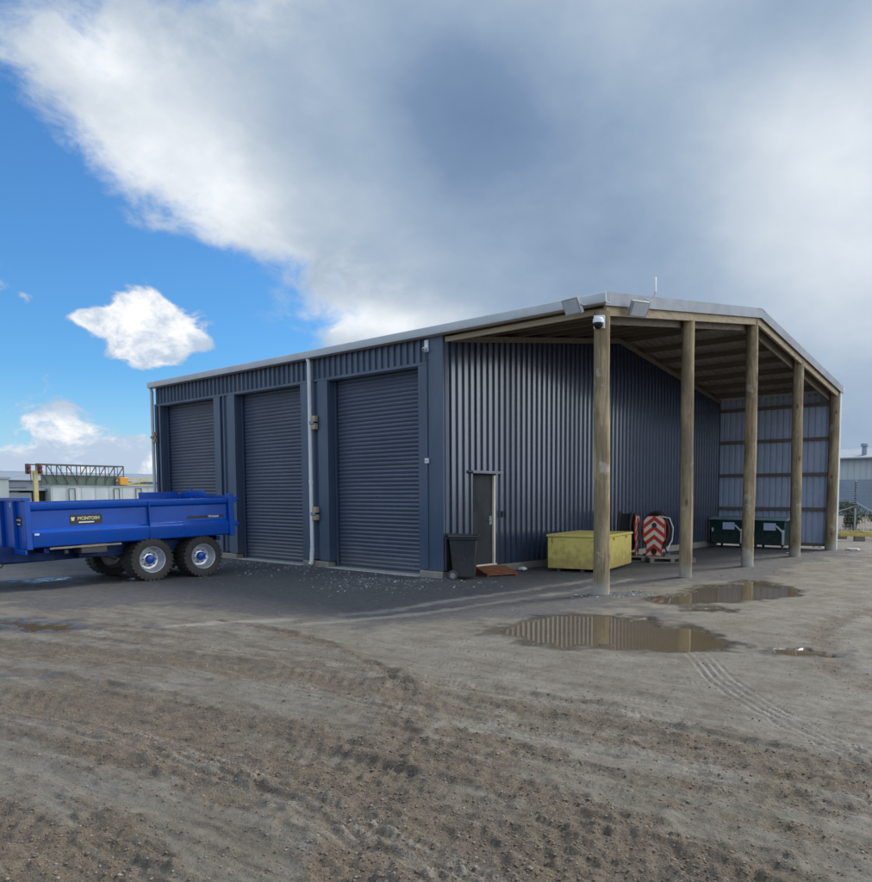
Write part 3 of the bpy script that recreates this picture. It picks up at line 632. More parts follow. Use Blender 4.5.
mb=MB(); mb.box((.0,DY0-.09,DZ+.002),(.13,DY1+.10,DZ+.035)); mb.box((.12,DY0-.09,DZ-.02),(.135,DY1+.10,DZ+.001)); mb.build('door_hood','zinc',pd,bevel=.003)
mb=MB(); mb.box((.033,1.70,1.17),(.075,1.76,1.30)); mb.build('door_switch','darkdoor',shed,bevel=.004)

# ---------------------------------------------------------------- fixtures on the shed
def floodlight(loc,rz,tilt,label):
    t=thing('floodlight',label,'floodlight',loc,rz,'floodlights on the roof edge')
    M=Matrix.Rotation(tilt,4,'X')
    mb=MB(); mb.box((-.17,-.035,-.13),(.17,.035,.13),M)
    for k in range(9): mb.box((-.14+k*.034,.036,-.1),(-.132+k*.034,.065,.1),M)
    mb.build('housing','lampbody',t,bevel=.01)
    mb=MB(); mb.box((-.145,-.043,-.105),(.145,-.036,.105),M); mb.build('lens','lampglass',t,bevel=.002)
    mb=MB(); mb.tube([(-.185,0,0),(-.185,.10,.0),(-.10,.16,.02),(.10,.16,.02),(.185,.10,0),(.185,0,0)],.012,8); mb.tube([(0,.16,.02),(0,.22,.05)],.015,8); mb.build('bracket','lampbody',t)
    return t
floodlight((3.26,-.42,4.66),R(-8),R(28),'wide grey floodlight on the gutter left of the corner post')
floodlight((3.92,.55,4.70),R(62),R(30),'tilted grey floodlight on the gable edge right of the corner post')
t=thing('security_camera','white dome security camera on the front face of the corner timber post','camera',(W,-.14,4.40),R(25))
mb=MB(); mb.box((-.09,-.02,-.09),(.09,.03,.12)); mb.tube([(0,-.02,.03),(0,-.12,.03)],.03,10); mb.build('bracket','white',t,bevel=.008)
mb=MB(); mb.lathe([(0,.06),(.06,.055),(.085,.03),(.09,-.03),(.0,-.035)],Matrix.Translation((0,-.13,0)),24); mb.build('housing','white',t)
mb=MB(); mb.lathe([(.078,-.036),(.076,-.06),(.06,-.10),(.03,-.122),(0,-.128)],Matrix.Translation((0,-.13,0)),24); mb.build('dome','blackglass',t)
t=thing('antenna','small white antenna on a thin arm above the gable edge','antenna',(3.82,1.15,4.98))
mb=MB(); mb.tube([(0,-.25,-.02),(.03,-.05,-.05),(.03,.04,.06),(.03,.10,.16)],.008,6); mb.build('arm','zinc',t)
mb=MB(); mb.box((.01,.085,.14),(.04,.13,.40)); mb.build('panel','white',t,bevel=.015)
t=thing('wall_camera','small white camera high on the corner flashing above the conduit','camera',(-.38,-.058,4.50))
mb=MB(); mb.box((-.05,-.03,-.08),(.05,0,.15)); mb.tube([(0,-.02,-.02),(0,-.10,-.04)],.04,12); mb.build('housing','white',t,bevel=.008)
mb=MB(); mb.lathe([(0,0),(.025,0),(.02,.01),(0,.012)],Matrix.Translation((0,-.098,-.04))@Matrix.Rotation(R(90),4,'X'),14); mb.build('lens','blackglass',t)
t=thing('junction_box','small white switch box halfway up the corner flashing','junction box',(-.38,-.058,2.31))
mb=MB(); mb.box((-.045,-.05,-.05),(.045,0,.05)); mb.build('case','white',t,bevel=.008)
mb=MB(); mb.box((-.02,-.056,-.02),(.02,-.051,.02)); mb.build('button','lampbody',t,bevel=.002)
mb=MB(); mb.tube([(-.38,-.07,4.42),(-.38,-.07,2.37)],.010,8); mb.tube([(-.38,-.07,2.25),(-.38,-.07,.2)],.010,8)
o=mb.build('conduit','navy',shed)
mb=MB(); mb.box((.044,-.05,.17),(.105,.20,.86)); mb.box((.1055,-.02,.30),(.112,.17,.7))
o=mb.build('wall_cabinet','binplastic',None,bevel=.02); tag(o,'black box fixed to the wall corner just behind the wheelie bin','cabinet')

# ---------------------------------------------------------------- wheelie bin
t=thing('wheelie_bin','black two wheeled wheelie bin standing by the shed corner','bin',(.40,.14,0),R(126))
def taper(mb,bx,by,tx,ty,z0,z1,n=1):
    mb.add([(-bx,-by,z0),(bx,-by,z0),(bx,by,z0),(-bx,by,z0),(-tx,-ty,z1),(tx,-ty,z1),(tx,ty,z1),(-tx,ty,z1)],[(3,2,1,0),(4,5,6,7),(0,1,5,4),(1,2,6,5),(2,3,7,6),(3,0,4,7)]); return mb
mb=MB(); taper(mb,.19,.2,.225,.27,.05,.80); mb.box((-.245,-.29,.77),(.245,.28,.82)); mb.build('body','binplastic',t,bevel=.025)
mb=MB(); mb.add([(-.25,-.31,.822),(.25,-.31,.822),(.25,.30,.822),(-.25,.30,.822),(-.23,-.27,.865),(.23,-.27,.865),(.22,.30,.90),(-.22,.30,.90)],[(3,2,1,0),(4,5,6,7),(0,1,5,4),(1,2,6,5),(2,3,7,6),(3,0,4,7)]); mb.build('lid','binplastic',t,bevel=.015)
mb=MB(); mb.tube([(-.2,.30,.80),(-.2,.36,.84),(.2,.36,.84),(.2,.30,.80)],.014,8); mb.build('handle','binplastic',t)
for sx in (-1,1):
    Mx=Matrix.Translation((sx*.235,.20,.10))@Matrix.Rotation(R(90),4,'Y')
    mb=MB(); mb.lathe([(0,-.025),(.09,-.025),(.1,-.015),(.1,.015),(.09,.025),(0,.025)],Mx,20); w=mb.build('wheel','rubber',t)
    mb=MB(); mb.lathe([(0,-.029),(.055,-.029),(.055,.029),(0,.029)],Mx,16); mb.build('hub','zinc',w)
mb=MB(); mb.box((-.09,-.262,.66),(.09,-.25,.69)); 
# ramp at the door
t=thing('door_ramp','low orange brown ramp in front of the dark side door','ramp',(.17,1.20,0),R(-20))
mb=MB(); mb.add([(0,-.36,.15),(0,.36,.15),(.5,.36,.03),(.5,-.36,.03),(0,-.36,.175),(0,.36,.175),(.5,.36,.055),(.5,-.36,.055)],[(3,2,1,0),(4,5,6,7),(0,1,5,4),(1,2,6,5),(2,3,7,6),(3,0,4,7)]); mb.build('deck','rust',t,bevel=.004)
for sy in (-1,1):
    mb=MB(); y=sy*.33; mb.prism([(0,.0),(.48,.0),(.48,.028),(0,.148)],y-.02,y+.02); mb.build('bearer','rust',t)
mb=MB(); mb.box((.45,-.36,.068),(.49,.36,.085)); mb.build('edge_strip','rust',t,bevel=.004)
# rag
bm=bmesh.new(); bmesh.ops.create_icosphere(bm,subdivisions=3,radius=.09)
for v_ in bm.verts:
    n_=math.sin(v_.co.x*60+1)*math.cos(v_.co.y*55)*.02+math.sin(v_.co.z*80+v_.co.x*40)*.012; v_.co*=1+n_*8; v_.co.z*=.45
me=bpy.data.meshes.new('rag'); bm.to_mesh(me); bm.free(); me.materials.append(MT['white']); o=bpy.data.objects.new('rag',me); COL.objects.link(o); o.location=(.28,2.15,.05); tag(o,'crumpled white rag on the ground between ramp and yellow box','rag')

# ---------------------------------------------------------------- yellow box
ang=R(14)
t=thing('yellow_box','large yellow steel storage box with lid behind the corner timber post','storage box',(1.11,3.58,0),ang)
bw,bd=.65,.99
mb=MB()
mb.box((-bw,-bd,.07),(bw,bd,.74)); mb.build('body','yellow',t,bevel=.012)
mb=MB(); mb.box((-bw-.025,-bd-.025,.745),(bw+.025,bd+.025,.80)); ld=mb.build('lid','yellow',t,bevel=.012)
for y in (-.5,.5):
    mb=MB(); mb.tube([(-bw-.03,y-.07,.745),(-bw-.03,y+.07,.745)],.015,8); mb.build('hinge','chassismetal',ld)
for x in (-.42,.12,.45):
    mb=MB(); mb.box((x-.04,-bd+.05,0),(x+.04,bd-.05,.069)); mb.build('skid','chassismetal',t)
mb=MB(); mb.tube([(-bw+.12,-bd-.028,.62),(-bw+.12,-bd-.07,.64),(-bw+.12,-bd-.07,.70),(-bw+.12,-bd-.028,.72)],.008,6); mb.build('handle','chassismetal',t); mb=MB(); mb.tube([(-bw-.01,-bd+.12,.66),(-bw-.05,-bd+.12,.68),(-bw-.05,-bd+.26,.68),(-bw-.01,-bd+.26,.66)],.01,6); mb.build('handle','chassismetal',t)
for x in (-.3,.35):
    mb=MB(); mb.box((x-.03,-bd-.04,.68),(x+.03,-bd-.0015,.735)); mb.build('latch','yellow',t,bevel=.004)
for y in (-.45,.5):
    mb=MB(); mb.box((bw+.0015,y-.03,.68),(bw+.04,y+.03,.735)); mb.build('latch','yellow',t,bevel=.004)

# ---------------------------------------------------------------- chevron hose reels on pallet
def chevpanel(mb_red,mb_cr,h=1.0):
    # outline: wide top with chamfers, narrower foot.  drawn in x,z; thickness in y
    out=[(-.20,0),(.20,0),(.20,.30),(.29,.42),(.29,.86),(.17,1.0),(-.17,1.0),(-.29,.86),(-.29,.42),(-.20,.30)]
    mb_red.prism(out,-.012,.012)
    # inverted-V bands clipped to the outline by halves
    def halfw(z):
        if z<.30: return .185
        if z<.42: return .185+.09*(z-.30)/.12
        if z<.86: return .275
        return .275-.12*(z-.86)/.14
    for z0 in (-.02,.21,.44,.67,.90):
        for sx in (-1,1):
            poly=[];N=8
            xs=[.0+.29*i/N for i in range(N+1)]
            lo=[];hi=[]
            for x in xs:
                a=z0-.80*x+.10; b=a+.115
                a=max(a,.015); b=min(b,.985)
                # clip by outline
                zz=[q/200 for q in range(0,201) if halfw(q/200)>=x]
                if not zz: continue
                a=max(a,min(zz)); b=min(b,max(zz))
                if b-a>.005: lo.append((sx*x,a)); hi.append((sx*x,b))
            if len(lo)>1:
                pl=lo+hi[::-1]; mb_cr.prism(pl,-.016,-.0125)
def reel(name,label,loc,rz,rz2=0):
    t=thing(name,label,'hose reel',loc,rz,'hose reels with chevron panels')
    a=MB();b=MB(); chevpanel(a,b)
    p_=a.build('chevron_panel','red',t,smooth=0); b.build('chevron_stripes','cream',p_,smooth=0)
    mb=MB(); mb.lathe([(0,0),(.065,0),(.065,.006),(0,.006)],Matrix.Translation((0,-.0165,.77))@Matrix.Rotation(R(90),4,'X'),20); mb.build('panel_hole','decalblack',p_); mb=MB(); mb.lathe([(0,0),(.075,0),(.075,.006),(0,.006)],Matrix.Translation((0,-.0165,.12))@Matrix.Rotation(R(90),4,'X'),20); mb.build('panel_hole','decalblack',p_)
    for k,(y,rr) in enumerate(((.12,.33),(.42,.33))):
        mb=MB(); mb.tube([(rr*math.cos(q),y,.62+rr*1.42*math.sin(q)) for q in [2*math.pi*j/36 for j in range(36)]],.035,8,closed=True); mb.build('rim_ring','rubber',t)
    mb=MB()
    for k in range(5): mb.tube([(.28*math.cos(q),.16+k*.055,.62+.41*math.sin(q)) for q in [2*math.pi*j/30 for j in range(30)]],.028,8,closed=True)
    mb.build('hose_coil','rubber',t)
    mb=MB()
    for y in (.10,.40):
        for q in (0,60,120): mb.bar((-.31*math.cos(R(q)),y+.02,.62-.44*math.sin(R(q))),(.31*math.cos(R(q)),y+.02,.62+.44*math.sin(R(q))),.025)
    mb.tube([(0,.02,.52),(0,.5,.52)],.05,12); mb.build('spokes','chassismetal',t)
    mb=MB()
    for x in (-.25,.25): mb.box((x-.03,-.0,.0),(x+.03,.55,.05))
    mb.bar((-.22,.5,.05),(0,.46,.52),.04); mb.bar((.22,.5,.05),(0,.46,.52),.04); mb.build('stand','chassismetal',t)
    mb=MB(); mb.tube([(.1,.05,1.0),(.35,.1,.95),(.42,.22,.70),(.38,.3,.40),(.3,.1,.15)],.014,6); mb.build('loose_hose','white',t)
    return t
RA=R(38)
def pallet(loc,rz,label):
    t=thing('pallet',label,'pallet',loc,rz,'wooden pallets under the reels')
    for k in range(6):
        mb=MB(); y=-.5+k*.19; mb.box((-.55,y,.10),(.55,y+.12,.122)); mb.build('deck_board','pallet',t,bevel=.003)
    for x in (-.5,0,.5):
        mb=MB(); mb.box((x-.05,-.5,.02),(x+.05,.57,.0995)); mb.build('bearer','pallet',t,bevel=.003)
    for y in (-.5,.0,.45):
        mb=MB(); mb.box((-.55,y,.0),(.55,y+.1,.0195)); mb.build('base_board','pallet',t,bevel=.003)
    return t
pallet((1.62,6.35,.0),RA,'weathered wooden pallet in view under the upright chevron reel')
reel('hose_reel','black hose reel with whole red and cream chevron panel on pallet between two posts',(1.28,6.22,.123),R(14))
pallet((.45,6.0,.0),RA,'weathered wooden pallet mostly hidden behind the yellow box')
reel('hose_reel','black hose reel half hidden behind the yellow box, chevron edge showing',(.80,6.22,.123),R(108))

# ---------------------------------------------------------------- green skip bins
def gbin(loc,label,rz=0):
    t=thing('rubbish_skip',label,'bin',loc,rz,'green bins by the back wall')
    mb=MB(); taper(mb,.50,.36,.56,.44,.12,.86); mb.box((-.575,-.455,.82),(.575,.455,.875)); mb.build('body','green',t,bevel=.03)
    mb=MB(); pr=[]
    N=10
    v=[(x,-.45+.9*i/N,.88+.10*math.sin(math.pi*i/N)**.7) for x in (-.57,.57) for i in range(N+1)]
    mb.add(v,[(i,i+1,N+2+i,N+1+i) for i in range(N)]+[tuple(range(N+1)),tuple(range(2*N+1,N,-1))]); mb.build('lid','lidfilm',t)
    mb=MB(); mb.box((-.10,-.452,.58),(.28,-.448,.80),Matrix.Rotation(R(0),4,'X')); mb.build('notice','paper',t)
    mb=MB(); mb.bar((.30,-.47,.72),(.52,-.47,.52),.012,.05); mb.build('tape','white',t); mb=MB(); mb.box((-.46,-.452,.50),(-.40,-.448,.62)); mb.build('tape','white',t); mb=MB(); mb.box((.47,-.452,.16),(.54,-.44,.60)); mb.build('tape','white',t)
    for x in (-.42,.42):
        for y in (-.28,.28):
            mb=MB(); mb.lathe([(0,-.02),(.055,-.02),(.06,0),(.055,.02),(0,.02)],Matrix.Translation((x,y,.06))@Matrix.Rotation(R(90),4,'Y'),14); mb.box((x-.03,y-.03,.06),(x+.03,y+.03,.118)); mb.build('caster','rubber',t)
    return t
gbin((.72,12.45,0),'green wheeled rubbish bin in the corner against the navy wall')
gbin((2.02,12.50,0),'green wheeled rubbish bin right of its twin, behind the fourth post',R(-4))

# ---------------------------------------------------------------- the trailer
TX,TY=-4.98,-3.35
tr=thing('tipping_trailer','bright blue tandem axle tipping trailer parked with its tail to the shed doors','trailer',(TX,TY,0))
TL=R(1.5)
tilt=Matrix.Translation((0,.1,.85))@Matrix.Rotation(TL,4,'X')@Matrix.Translation((0,-.1,-.85))
def tb(mb,name,m,par,**k):
    mb.v=[tuple(tilt@Vector(p_)) for p_ in mb.v]; return mb.build(name,m,par,**k)
F0,F1=-2.62,1.25; HW=1.03
prof=[(0,.80),(.035,.82),(.06,1.00),(.062,1.06),(.0,1.12),(.0,1.43),(.035,1.455),(.045,1.50),(.045,1.56),(-.045,1.56),(-.045,.80)]
for sx in (1,-1):
    mb=MB(); mb.prism([(sx*(HW-.065+x),z) for x,z in prof],F0+.10,F1-.14)
    sp_=tb(mb,'side_panel','blue',tr,smooth=25,bevel=.006)
    mb=MB(); mb.box((sx*(HW-.12),F0,.78),(sx*(HW+.0),F0+.095,1.60)); mb.box((sx*(HW-.12),F1-.135,.78),(sx*(HW+.01),F1-.02,1.64)); mb.box((sx*(HW-.06),-.53,.83),(sx*(HW+.004),-.515,1.54))
    tb(mb,'side_post','blue',tr,bevel=.008)
    for z in (1.52,1.02):
        mb=MB(); mb.tube([(sx*(HW-.04),F1-.02,z),(sx*(HW-.04),F1+.10,z)],.03,12); mb.box((sx*(HW-.08),F1-.02,z-.06),(sx*(HW-.0),F1+.05,z+.06)); tb(mb,'hinge_lug','blue',tr,bevel=.005)
    if sx>0:
        mb=MB(); mb.box((HW-.065,F0+.72,1.17),(HW-.0605,F0+1.26,1.34)); mb.v=[(x,y,z) for x,y,z in mb.v]
        dc=tb(mb,'decal_plate','decalblack',sp_)
        for s_,sz,zz,mm,sq in (('MCINTOSH',.078,1.272,'decalgold',.93),):
            text(s_,sz,mm,dc,tilt@Matrix.Translation((HW-.0585,F0+1.03,zz))@FX@Matrix.Diagonal((sq,1,1,1)),extr=.001)
        mb=MB(); mb.box((HW-.060,F0+.86,1.195),(HW-.058,F0+1.12,1.215)); mb.prism([(0,0),(0,0),(0,0)],0,0) if False else None
        tb(mb,'decal_underline','decalwhite',dc)
        mb=MB(); mb.add([(HW-.058,F0+.745,1.235),(HW-.058,F0+.785,1.235),(HW-.058,F0+.80,1.30),(HW-.058,F0+.735,1.30)],[(0,1,2,3)]); tb(mb,'decal_crest','decalgold',dc)
        mb=MB(); mb.box((HW-.065,F1-1.0,1.17),(HW-.0605,F1-.22,1.215)); dc=tb(mb,'rear_strip','decalblack',sp_)
        text('McIntosh',.062,'decalwhite',dc,tilt@Matrix.Translation((HW-.0585,F1-.45,1.195))@FX,extr=.001,shear=.25)
        mb=MB(); mb.box((HW-.005,F0+.13,1.02),(HW+.004,F0+.20,1.05)); tb(mb,'marker_lamp','decalwhite',sp_)
        mb=MB(); mb.box((HW-.015,F0+.35,.765),(HW+.0,F0+1.55,.795)); tb(mb,'side_rail','pallet',sp_)
mb=MB(); mb.box((-HW+.12,F0+.0,.78),(HW-.12,F0+.05,1.62)); hb=tb(mb,'headboard','blue',tr,bevel=.006)
for x in (-.62,0.0,.62):
    mb=MB(); mb.box((x-.05,F0-.06,.70),(x+.05,F0-.001,1.60)); tb(mb,'headboard_rib','blue',hb,bevel=.006)
mb=MB(); mb.box((-HW-.0,F0-.03,1.605),(HW+.0,F0+.10,1.66)); mb.box((-HW,F0-.03,.70),(HW,F0+.0,.775)); tb(mb,'headboard_rail','blue',hb,bevel=.006)
mb=MB(); mb.box((.66,F0-.008,1.18),(.86,F0-.0015,1.34)); dc=tb(mb,'decal_plate','decalblack',hb)
text('MCINTOSH',.042,'decalgold',dc,tilt@Matrix.Translation((.76,F0-.0095,1.28))@FY@Matrix.Diagonal((.8,1,1,1)),extr=.001)
mb=MB(); mb.box((.70,F0-.011,1.205),(.82,F0-.0085,1.22)); tb(mb,'decal_underline','decalwhite',dc)
mb=MB(); mb.box((.40,F0-.012,1.50),(.50,F0-.0015,1.57)); tb(mb,'reflector','decalwhite',hb)
mb=MB(); mb.box((-HW+.12,F1-.10,.80),(HW-.12,F1-.05,1.58)); tg=tb(mb,'tailgate','blue',tr,bevel=.006)
mb=MB(); mb.add([(x,y,z) for y in (F1-.10,F1-.04) for x,z in ((-HW-.02,1.585),(-HW+.1,1.68),(-.10,1.72),(.05,1.62),(HW-.12,1.60),(HW-.12,1.56),(-HW-.02,1.56))],[tuple(range(7)),tuple(range(13,6,-1))]+[(i,(i+1)%7,7+(i+1)%7,7+i) for i in range(7)]); tb(mb,'tailgate_top','blue',tg)
mb=MB(); mb.prism([(-HW+.0,1.56),(-HW+.05,1.56),(-HW+.05,1.69),(-HW,1.69)],F1-1.0,F1-.15); mb.tube([(-HW+.5,F1-.07,1.68),(-HW+.5,F1-.07,1.78)],.02,8); tb(mb,'upstand','blue',tg,bevel=.004)
mb=MB(); mb.box((-HW+.1,F0+.05,.82),(HW-.1,F1-.1,.86)); tb(mb,'tray_floor','bluedark',tr)
# chassis
for x in (-.38,.38):
    mb=MB(); mb.box((x-.05,F0-.2,.52),(x+.05,F1-.1,.76)); tb(mb,'chassis_rail','bluedark',tr,bevel=.006)
for y in (-2.3,-1.5,-.7,.9):
    mb=MB(); mb.box((-.95,y-.04,.70),(.95,y+.04,.78)); tb(mb,'crossmember','bluedark',tr)
mb=MB(); mb.add([(x*s1,y,z) for x,y in ((.55,F0+.6),(.62,F0-.1),(.12,F0-2.3)) for s1 in (-1,1) for z in (.48,.74)],[(0,1,3,2),(0,4,5,1),(2,3,7,6),(4,8,9,5),(6,7,11,10),(8,10,11,9),(1,5,7,3),(5,9,11,7),(0,2,6,4),(4,6,10,8)]); mb.build('drawbar','bluedark',tr,bevel=.01)
mb=MB(); mb.box((-.06,F0-2.75,.50),(.06,F0-2.3,.62)); mb.lathe([(.05,-.03),(.10,-.03),(.10,.03),(.05,.03),(.05,-.03)],Matrix.Translation((0,F0-2.85,.56)),18); mb.build('tow_eye','chassismetal',tr)
mb=MB(); mb.prism([(.42,.0),(.50,0),(.50,.9),(.42,.9)],F0-1.3,F0-1.2); mb.box((.38,F0-1.35,0),(.54,F0-1.15,.03)); mb.build('parking_jack','bluedark',tr,bevel=.005)
mb=MB(); mb.tube([(.2,F0-1.9,.75),(.35,F0-1.3,.45),(.5,F0-.5,.30),(.6,F0-.25,.42),(.5,F0-.1,.6)],.012,8); mb.build('brake_hose','rubber',tr)
# mudguard / suspension block ahead of the wheels
mb=MB()
for sx in (-1,1): mb.prism([(sx*.42,.50),(sx*.62,.50),(sx*.62,.76),(sx*.42,.76)],-1.65,1.0)
mb.prism([(-.42,.50),(.42,.50),(.42,.42),(-.42,.42)],-.2,.25)
mb.build('suspension','bluedark',tr,bevel=.01)
mb=MB(); mb.prism([(.64,.60),(.98,.60),(.98,.80),(.64,.80)],-1.75,-1.30); mb.tube([(.6,-1.4,.62),(.55,-.95,.45)],.04,8); mb.box((.80,-1.98,.60),(.86,-1.90,.68)); mb.build('toolbox','chassismetal',tr,bevel=.02)
# wheels
WR=.415
def wheel():
    t=bpy.data.objects.new('wheel',None); COL.objects.link(t); t.parent=tr
    Mx=Matrix.Rotation(R(90),4,'Y')
    mb=MB(); mb.lathe([(.245,-.2),(.26,-.215),(.33,-.22),(.385,-.205),(.40,-.16),(.402,0),(.40,.16),(.385,.205),(.33,.22),(.26,.215),(.245,.2),(.24,.12),(.24,-.12),(.245,-.2)],Mx,56)
    N=30
    for k in range(N):
        for s1 in (-1,1):
            a=2*math.pi*(k+(.5 if s1>0 else 0))/N
            M=Matrix.Rotation(a,4,'X')@Matrix.Translation((0,0,.395))
            x0,x1=(.02,.212) if s1>0 else (-.212,-.02)
            dy=.028
            v=[(x0,-.015-dy*.6,0),(x0,.015-dy*.6,0),(x1,.028+dy*.4,-.012),(x1,-.004+dy*.4-.01,-.012)]
            vv=v+[(p_[0],p_[1],p_[2]+.024) for p_ in v]
            mb.add(vv,[(3,2,1,0),(4,5,6,7),(0,1,5,4),(1,2,6,5),(2,3,7,6),(3,0,4,7)],M)
            # shoulder lug down the sidewall
            xs=s1*.208; v=[(xs,-.016+.02,.0),(xs,.024+.02,.0),(xs+s1*.012,.02,-.055),(xs+s1*.012,-.004,-.055)]
            vv=v+[(p_[0]-s1*.03,p_[1],p_[2]) for p_ in v]
            mb.add(vv,[(3,2,1,0),(4,5,6,7),(0,1,5,4),(1,2,6,5),(2,3,7,6),(3,0,4,7)],M)
    mb.build('tyre','rubber',t,smooth=30)
    mb=MB(); mb.lathe([(.252,.205),(.248,.212),(.236,.205),(.226,.17),(.222,.12),(.205,.10),(.20,.06),(.185,.045),(.15,.04),(.12,.075),(.095,.085),(.0,.085)],Mx,48); mb.lathe([(.252,-.205),(.24,-.21),(.22,-.15),(.2,-.05),(0,-.04)],Mx,36)
    rm=mb.build('rim','silver',t)
    mb=MB(); mb.lathe([(.085,.084),(.085,.12),(.07,.15),(.045,.158),(0,.16)],Mx,24)
    for k in range(8):
        a=2*math.pi*k/8; mb.lathe([(0,.06),(.013,.06),(.013,.10),(0,.10)],Matrix.Rotation(a,4,'X')@Matrix.Translation((0,0,.125))@Mx,8)
    mb.build('hub','blue',t)
    return t
w0=wheel()
for i,(sx,y) in enumerate(((1,-.50),(1,.53),(-1,-.50),(-1,.53))):
    w=w0 if i==0 else copy_tree(w0,tr)
    w.location=(sx*(HW-.215),y,WR+.002); w.rotation_euler=(R(17*i),0,0 if sx>0 else math.pi)
    if sx<0: w.rotation_euler=(0,0,math.pi)
for y in (-.50,.53):
    mb=MB(); mb.tube([(-.6,y,.42),(.6,y,.42)],.05,10); mb.build('axle','chassismetal',tr)

# ---------------------------------------------------------------- far left yard
def Y(px): return 11.1+.082*px
def Z(px,py): return 1.62+(496.3-py)*(.0785+.0001*px)
def fx(name,label,cat): return thing(name,label,cat,(-60,Y(70),0))
def fb(mb,name,m,t,**k):
    mb.v=[(x-t.location.x,y-t.location.y,z-t.location.z) for x,y,z in mb.v]; return mb.build(name,m,t,**k)
t=thing('storage_building','long low grey roofed building far behind the trailer','building',(-72,22,0))
mb=MB(); mb.box((-80,2,0),(-70,34,3.1)); fb(mb,'wall','fargrey',t)
mb=MB(); mb.add([(-80.3,1.5,3.1),(-69.6,1.5,3.1),(-69.6,34.5,3.1),(-80.3,34.5,3.1),(-75,1.5,4.1),(-75,34.5,4.1)],[(0,1,4),(1,2,5,4),(2,3,5),(3,0,4,5),(0,3,2,1)]); fb(mb,'roof','fargrey',t)
mb=MB(); mb.box((-69.99,13.5,0),(-69.9,16.3,2.4)); fb(mb,'open_bay','fardark',t)
t=thing('white_shed','small pale sided shed at the far left edge behind the trailer','building',(-62,10,0))
mb=MB(); mb.box((-66,6,0),(-60,Y(7),Z(5,479))); fb(mb,'wall','farwhite',t)
mb=MB(); mb.box((-66.3,5.8,Z(5,479)),(-59.8,Y(8),Z(5,477.5)+.05)); fb(mb,'roof','fargrey',t)
t=thing('dark_shelter','open dark fronted grey shelter beside the yellow post','building',(-61,14,0))
mb=MB(); mb.box((-64,Y(8)+.05,0),(-61,Y(31),1.9)); fb(mb,'wall','fargrey',t)
mb=MB(); mb.box((-64,Y(31)+.01,0),(-61.2,Y(44),2.05)); fb(mb,'doorway','fardark',t)
mb=MB(); mb.box((-64.3,Y(8)+.04,2.06),(-60.7,Y(45),2.25)); fb(mb,'roof','fargrey',t,bevel=.02)
t=thing('white_panel_container','long off white container standing behind the trailer','container',(-61,18,0))
mb=MB(); ribbed(mb,(-60,Y(45)),(0,1),(1,0),Y(172)-Y(45),.12,Z(100,487),pitch=1.17,depth=.03,top=.9,base=1.0); fb(mb,'side_panel','farwhite',t,smooth=0)
mb=MB(); mb.box((-62.4,Y(45),.1),(-60.02,Y(172),Z(100,487.5))); fb(mb,'body','farwhite',t,bevel=.03)
mb=MB(); mb.box((-60.03,Y(45),Z(100,487.3)),(-59.93,Y(172),Z(100,486))); mb.box((-60.03,Y(45),.02),(-59.93,Y(172),.12)); fb(mb,'edge_rail','fargrey',t)
for q in (62,108,132):
    mb=MB(); mb.box((-59.96,Y(q),.4),(-59.9,Y(q)+.04,Z(q,489))); mb.box((-59.96,Y(q+6),.4),(-59.9,Y(q+6)+.04,Z(q,489))); mb.box((-59.95,Y(q),Z(q,489)),(-59.9,Y(q+6)+.04,Z(q,489)+.04)); fb(mb,'locking_bar','truss',t)
t=thing('truss_gantry','long dark lattice gantry with green lower side above the white container','gantry',(-60.5,18,2.3))
X=-61.2; yA,yB=Y(37),Y(126); zt=4.32; zb=3.40; zg=2.62
mb=MB(); mb.bar((X,yA,zt),(X,yB,zt),.13); mb.bar((X-1.2,yA,zt),(X-1.2,yB,zt),.1); mb.bar((X,yA,zb),(X,yB,zb),.07)
n=9
for k in range(n+1):
    y=yA+(yB-yA)*k/n; mb.bar((X,y,zg),(X,y,zt),.07)
    mb.bar((X-1.2,y,zg),(X-1.2,y,zt),.05)
    if k<n:
        y2=yA+(yB-yA)*(k+1)/n
        if k<4: mb.bar((X+.03,y,zt),(X+.03,y2+.15,zg+.1),.07)
        else: mb.bar((X+.03,y,zg+.3),(X+.03,y2,zt),.07)
fb(mb,'lattice','truss',t)
mb=MB(); mb.box((X-.05,Y(42),zg),(X-.01,Y(118),zb+.05)); mb.box((X-1.2,Y(42),zg-.06),(X,Y(126),zg-.005)); fb(mb,'green_side','fargreen',t)
t=thing('crane_jib','orange and grey crane jib resting at the right end of the gantry','crane',(-60.5,22,2.4))
mb=MB(); mb.box((-60.9,Y(118),2.62),(-60.5,Y(127),3.32)); fb(mb,'cab_panel','orange',t,bevel=.05)
mb=MB(); mb.bar((-60.7,Y(127),2.75),(-60.7,Y(153),3.12),.14); mb.bar((-60.7,Y(128),3.12),(-60.7,Y(162),3.38),.12); mb.bar((-60.7,Y(127),2.62),(-60.7,Y(162),2.64),.10); mb.bar((-60.7,Y(140),2.7),(-60.7,Y(142),3.2),.08); fb(mb,'boom','yolk',t)
t=thing('signal_post','yellow post carrying two dark red lamp boxes left of the gantry','signal post',(-59.5,Y(28),0))
mb=MB(); mb.box((-59.62,Y(27),0),(-59.38,Y(31),Z(28,471))); mb.box((-59.6,Y(21),Z(28,473)),(-59.4,Y(36),Z(28,470.5))); fb(mb,'post','yolk',t,bevel=.02)
for q in (22.5,33):
    mb=MB(); mb.box((-59.7,Y(q-1.8),Z(q,474)),(-59.3,Y(q+1.8),Z(q,463.5))); mb.tube([(-59.3,Y(q),Z(q,467)),(-59.1,Y(q),Z(q,467))],.13,10); mb.tube([(-59.3,Y(q),Z(q,471)),(-59.1,Y(q),Z(q,471))],.13,10); fb(mb,'lamp_box','redlamp',t,bevel=.03)

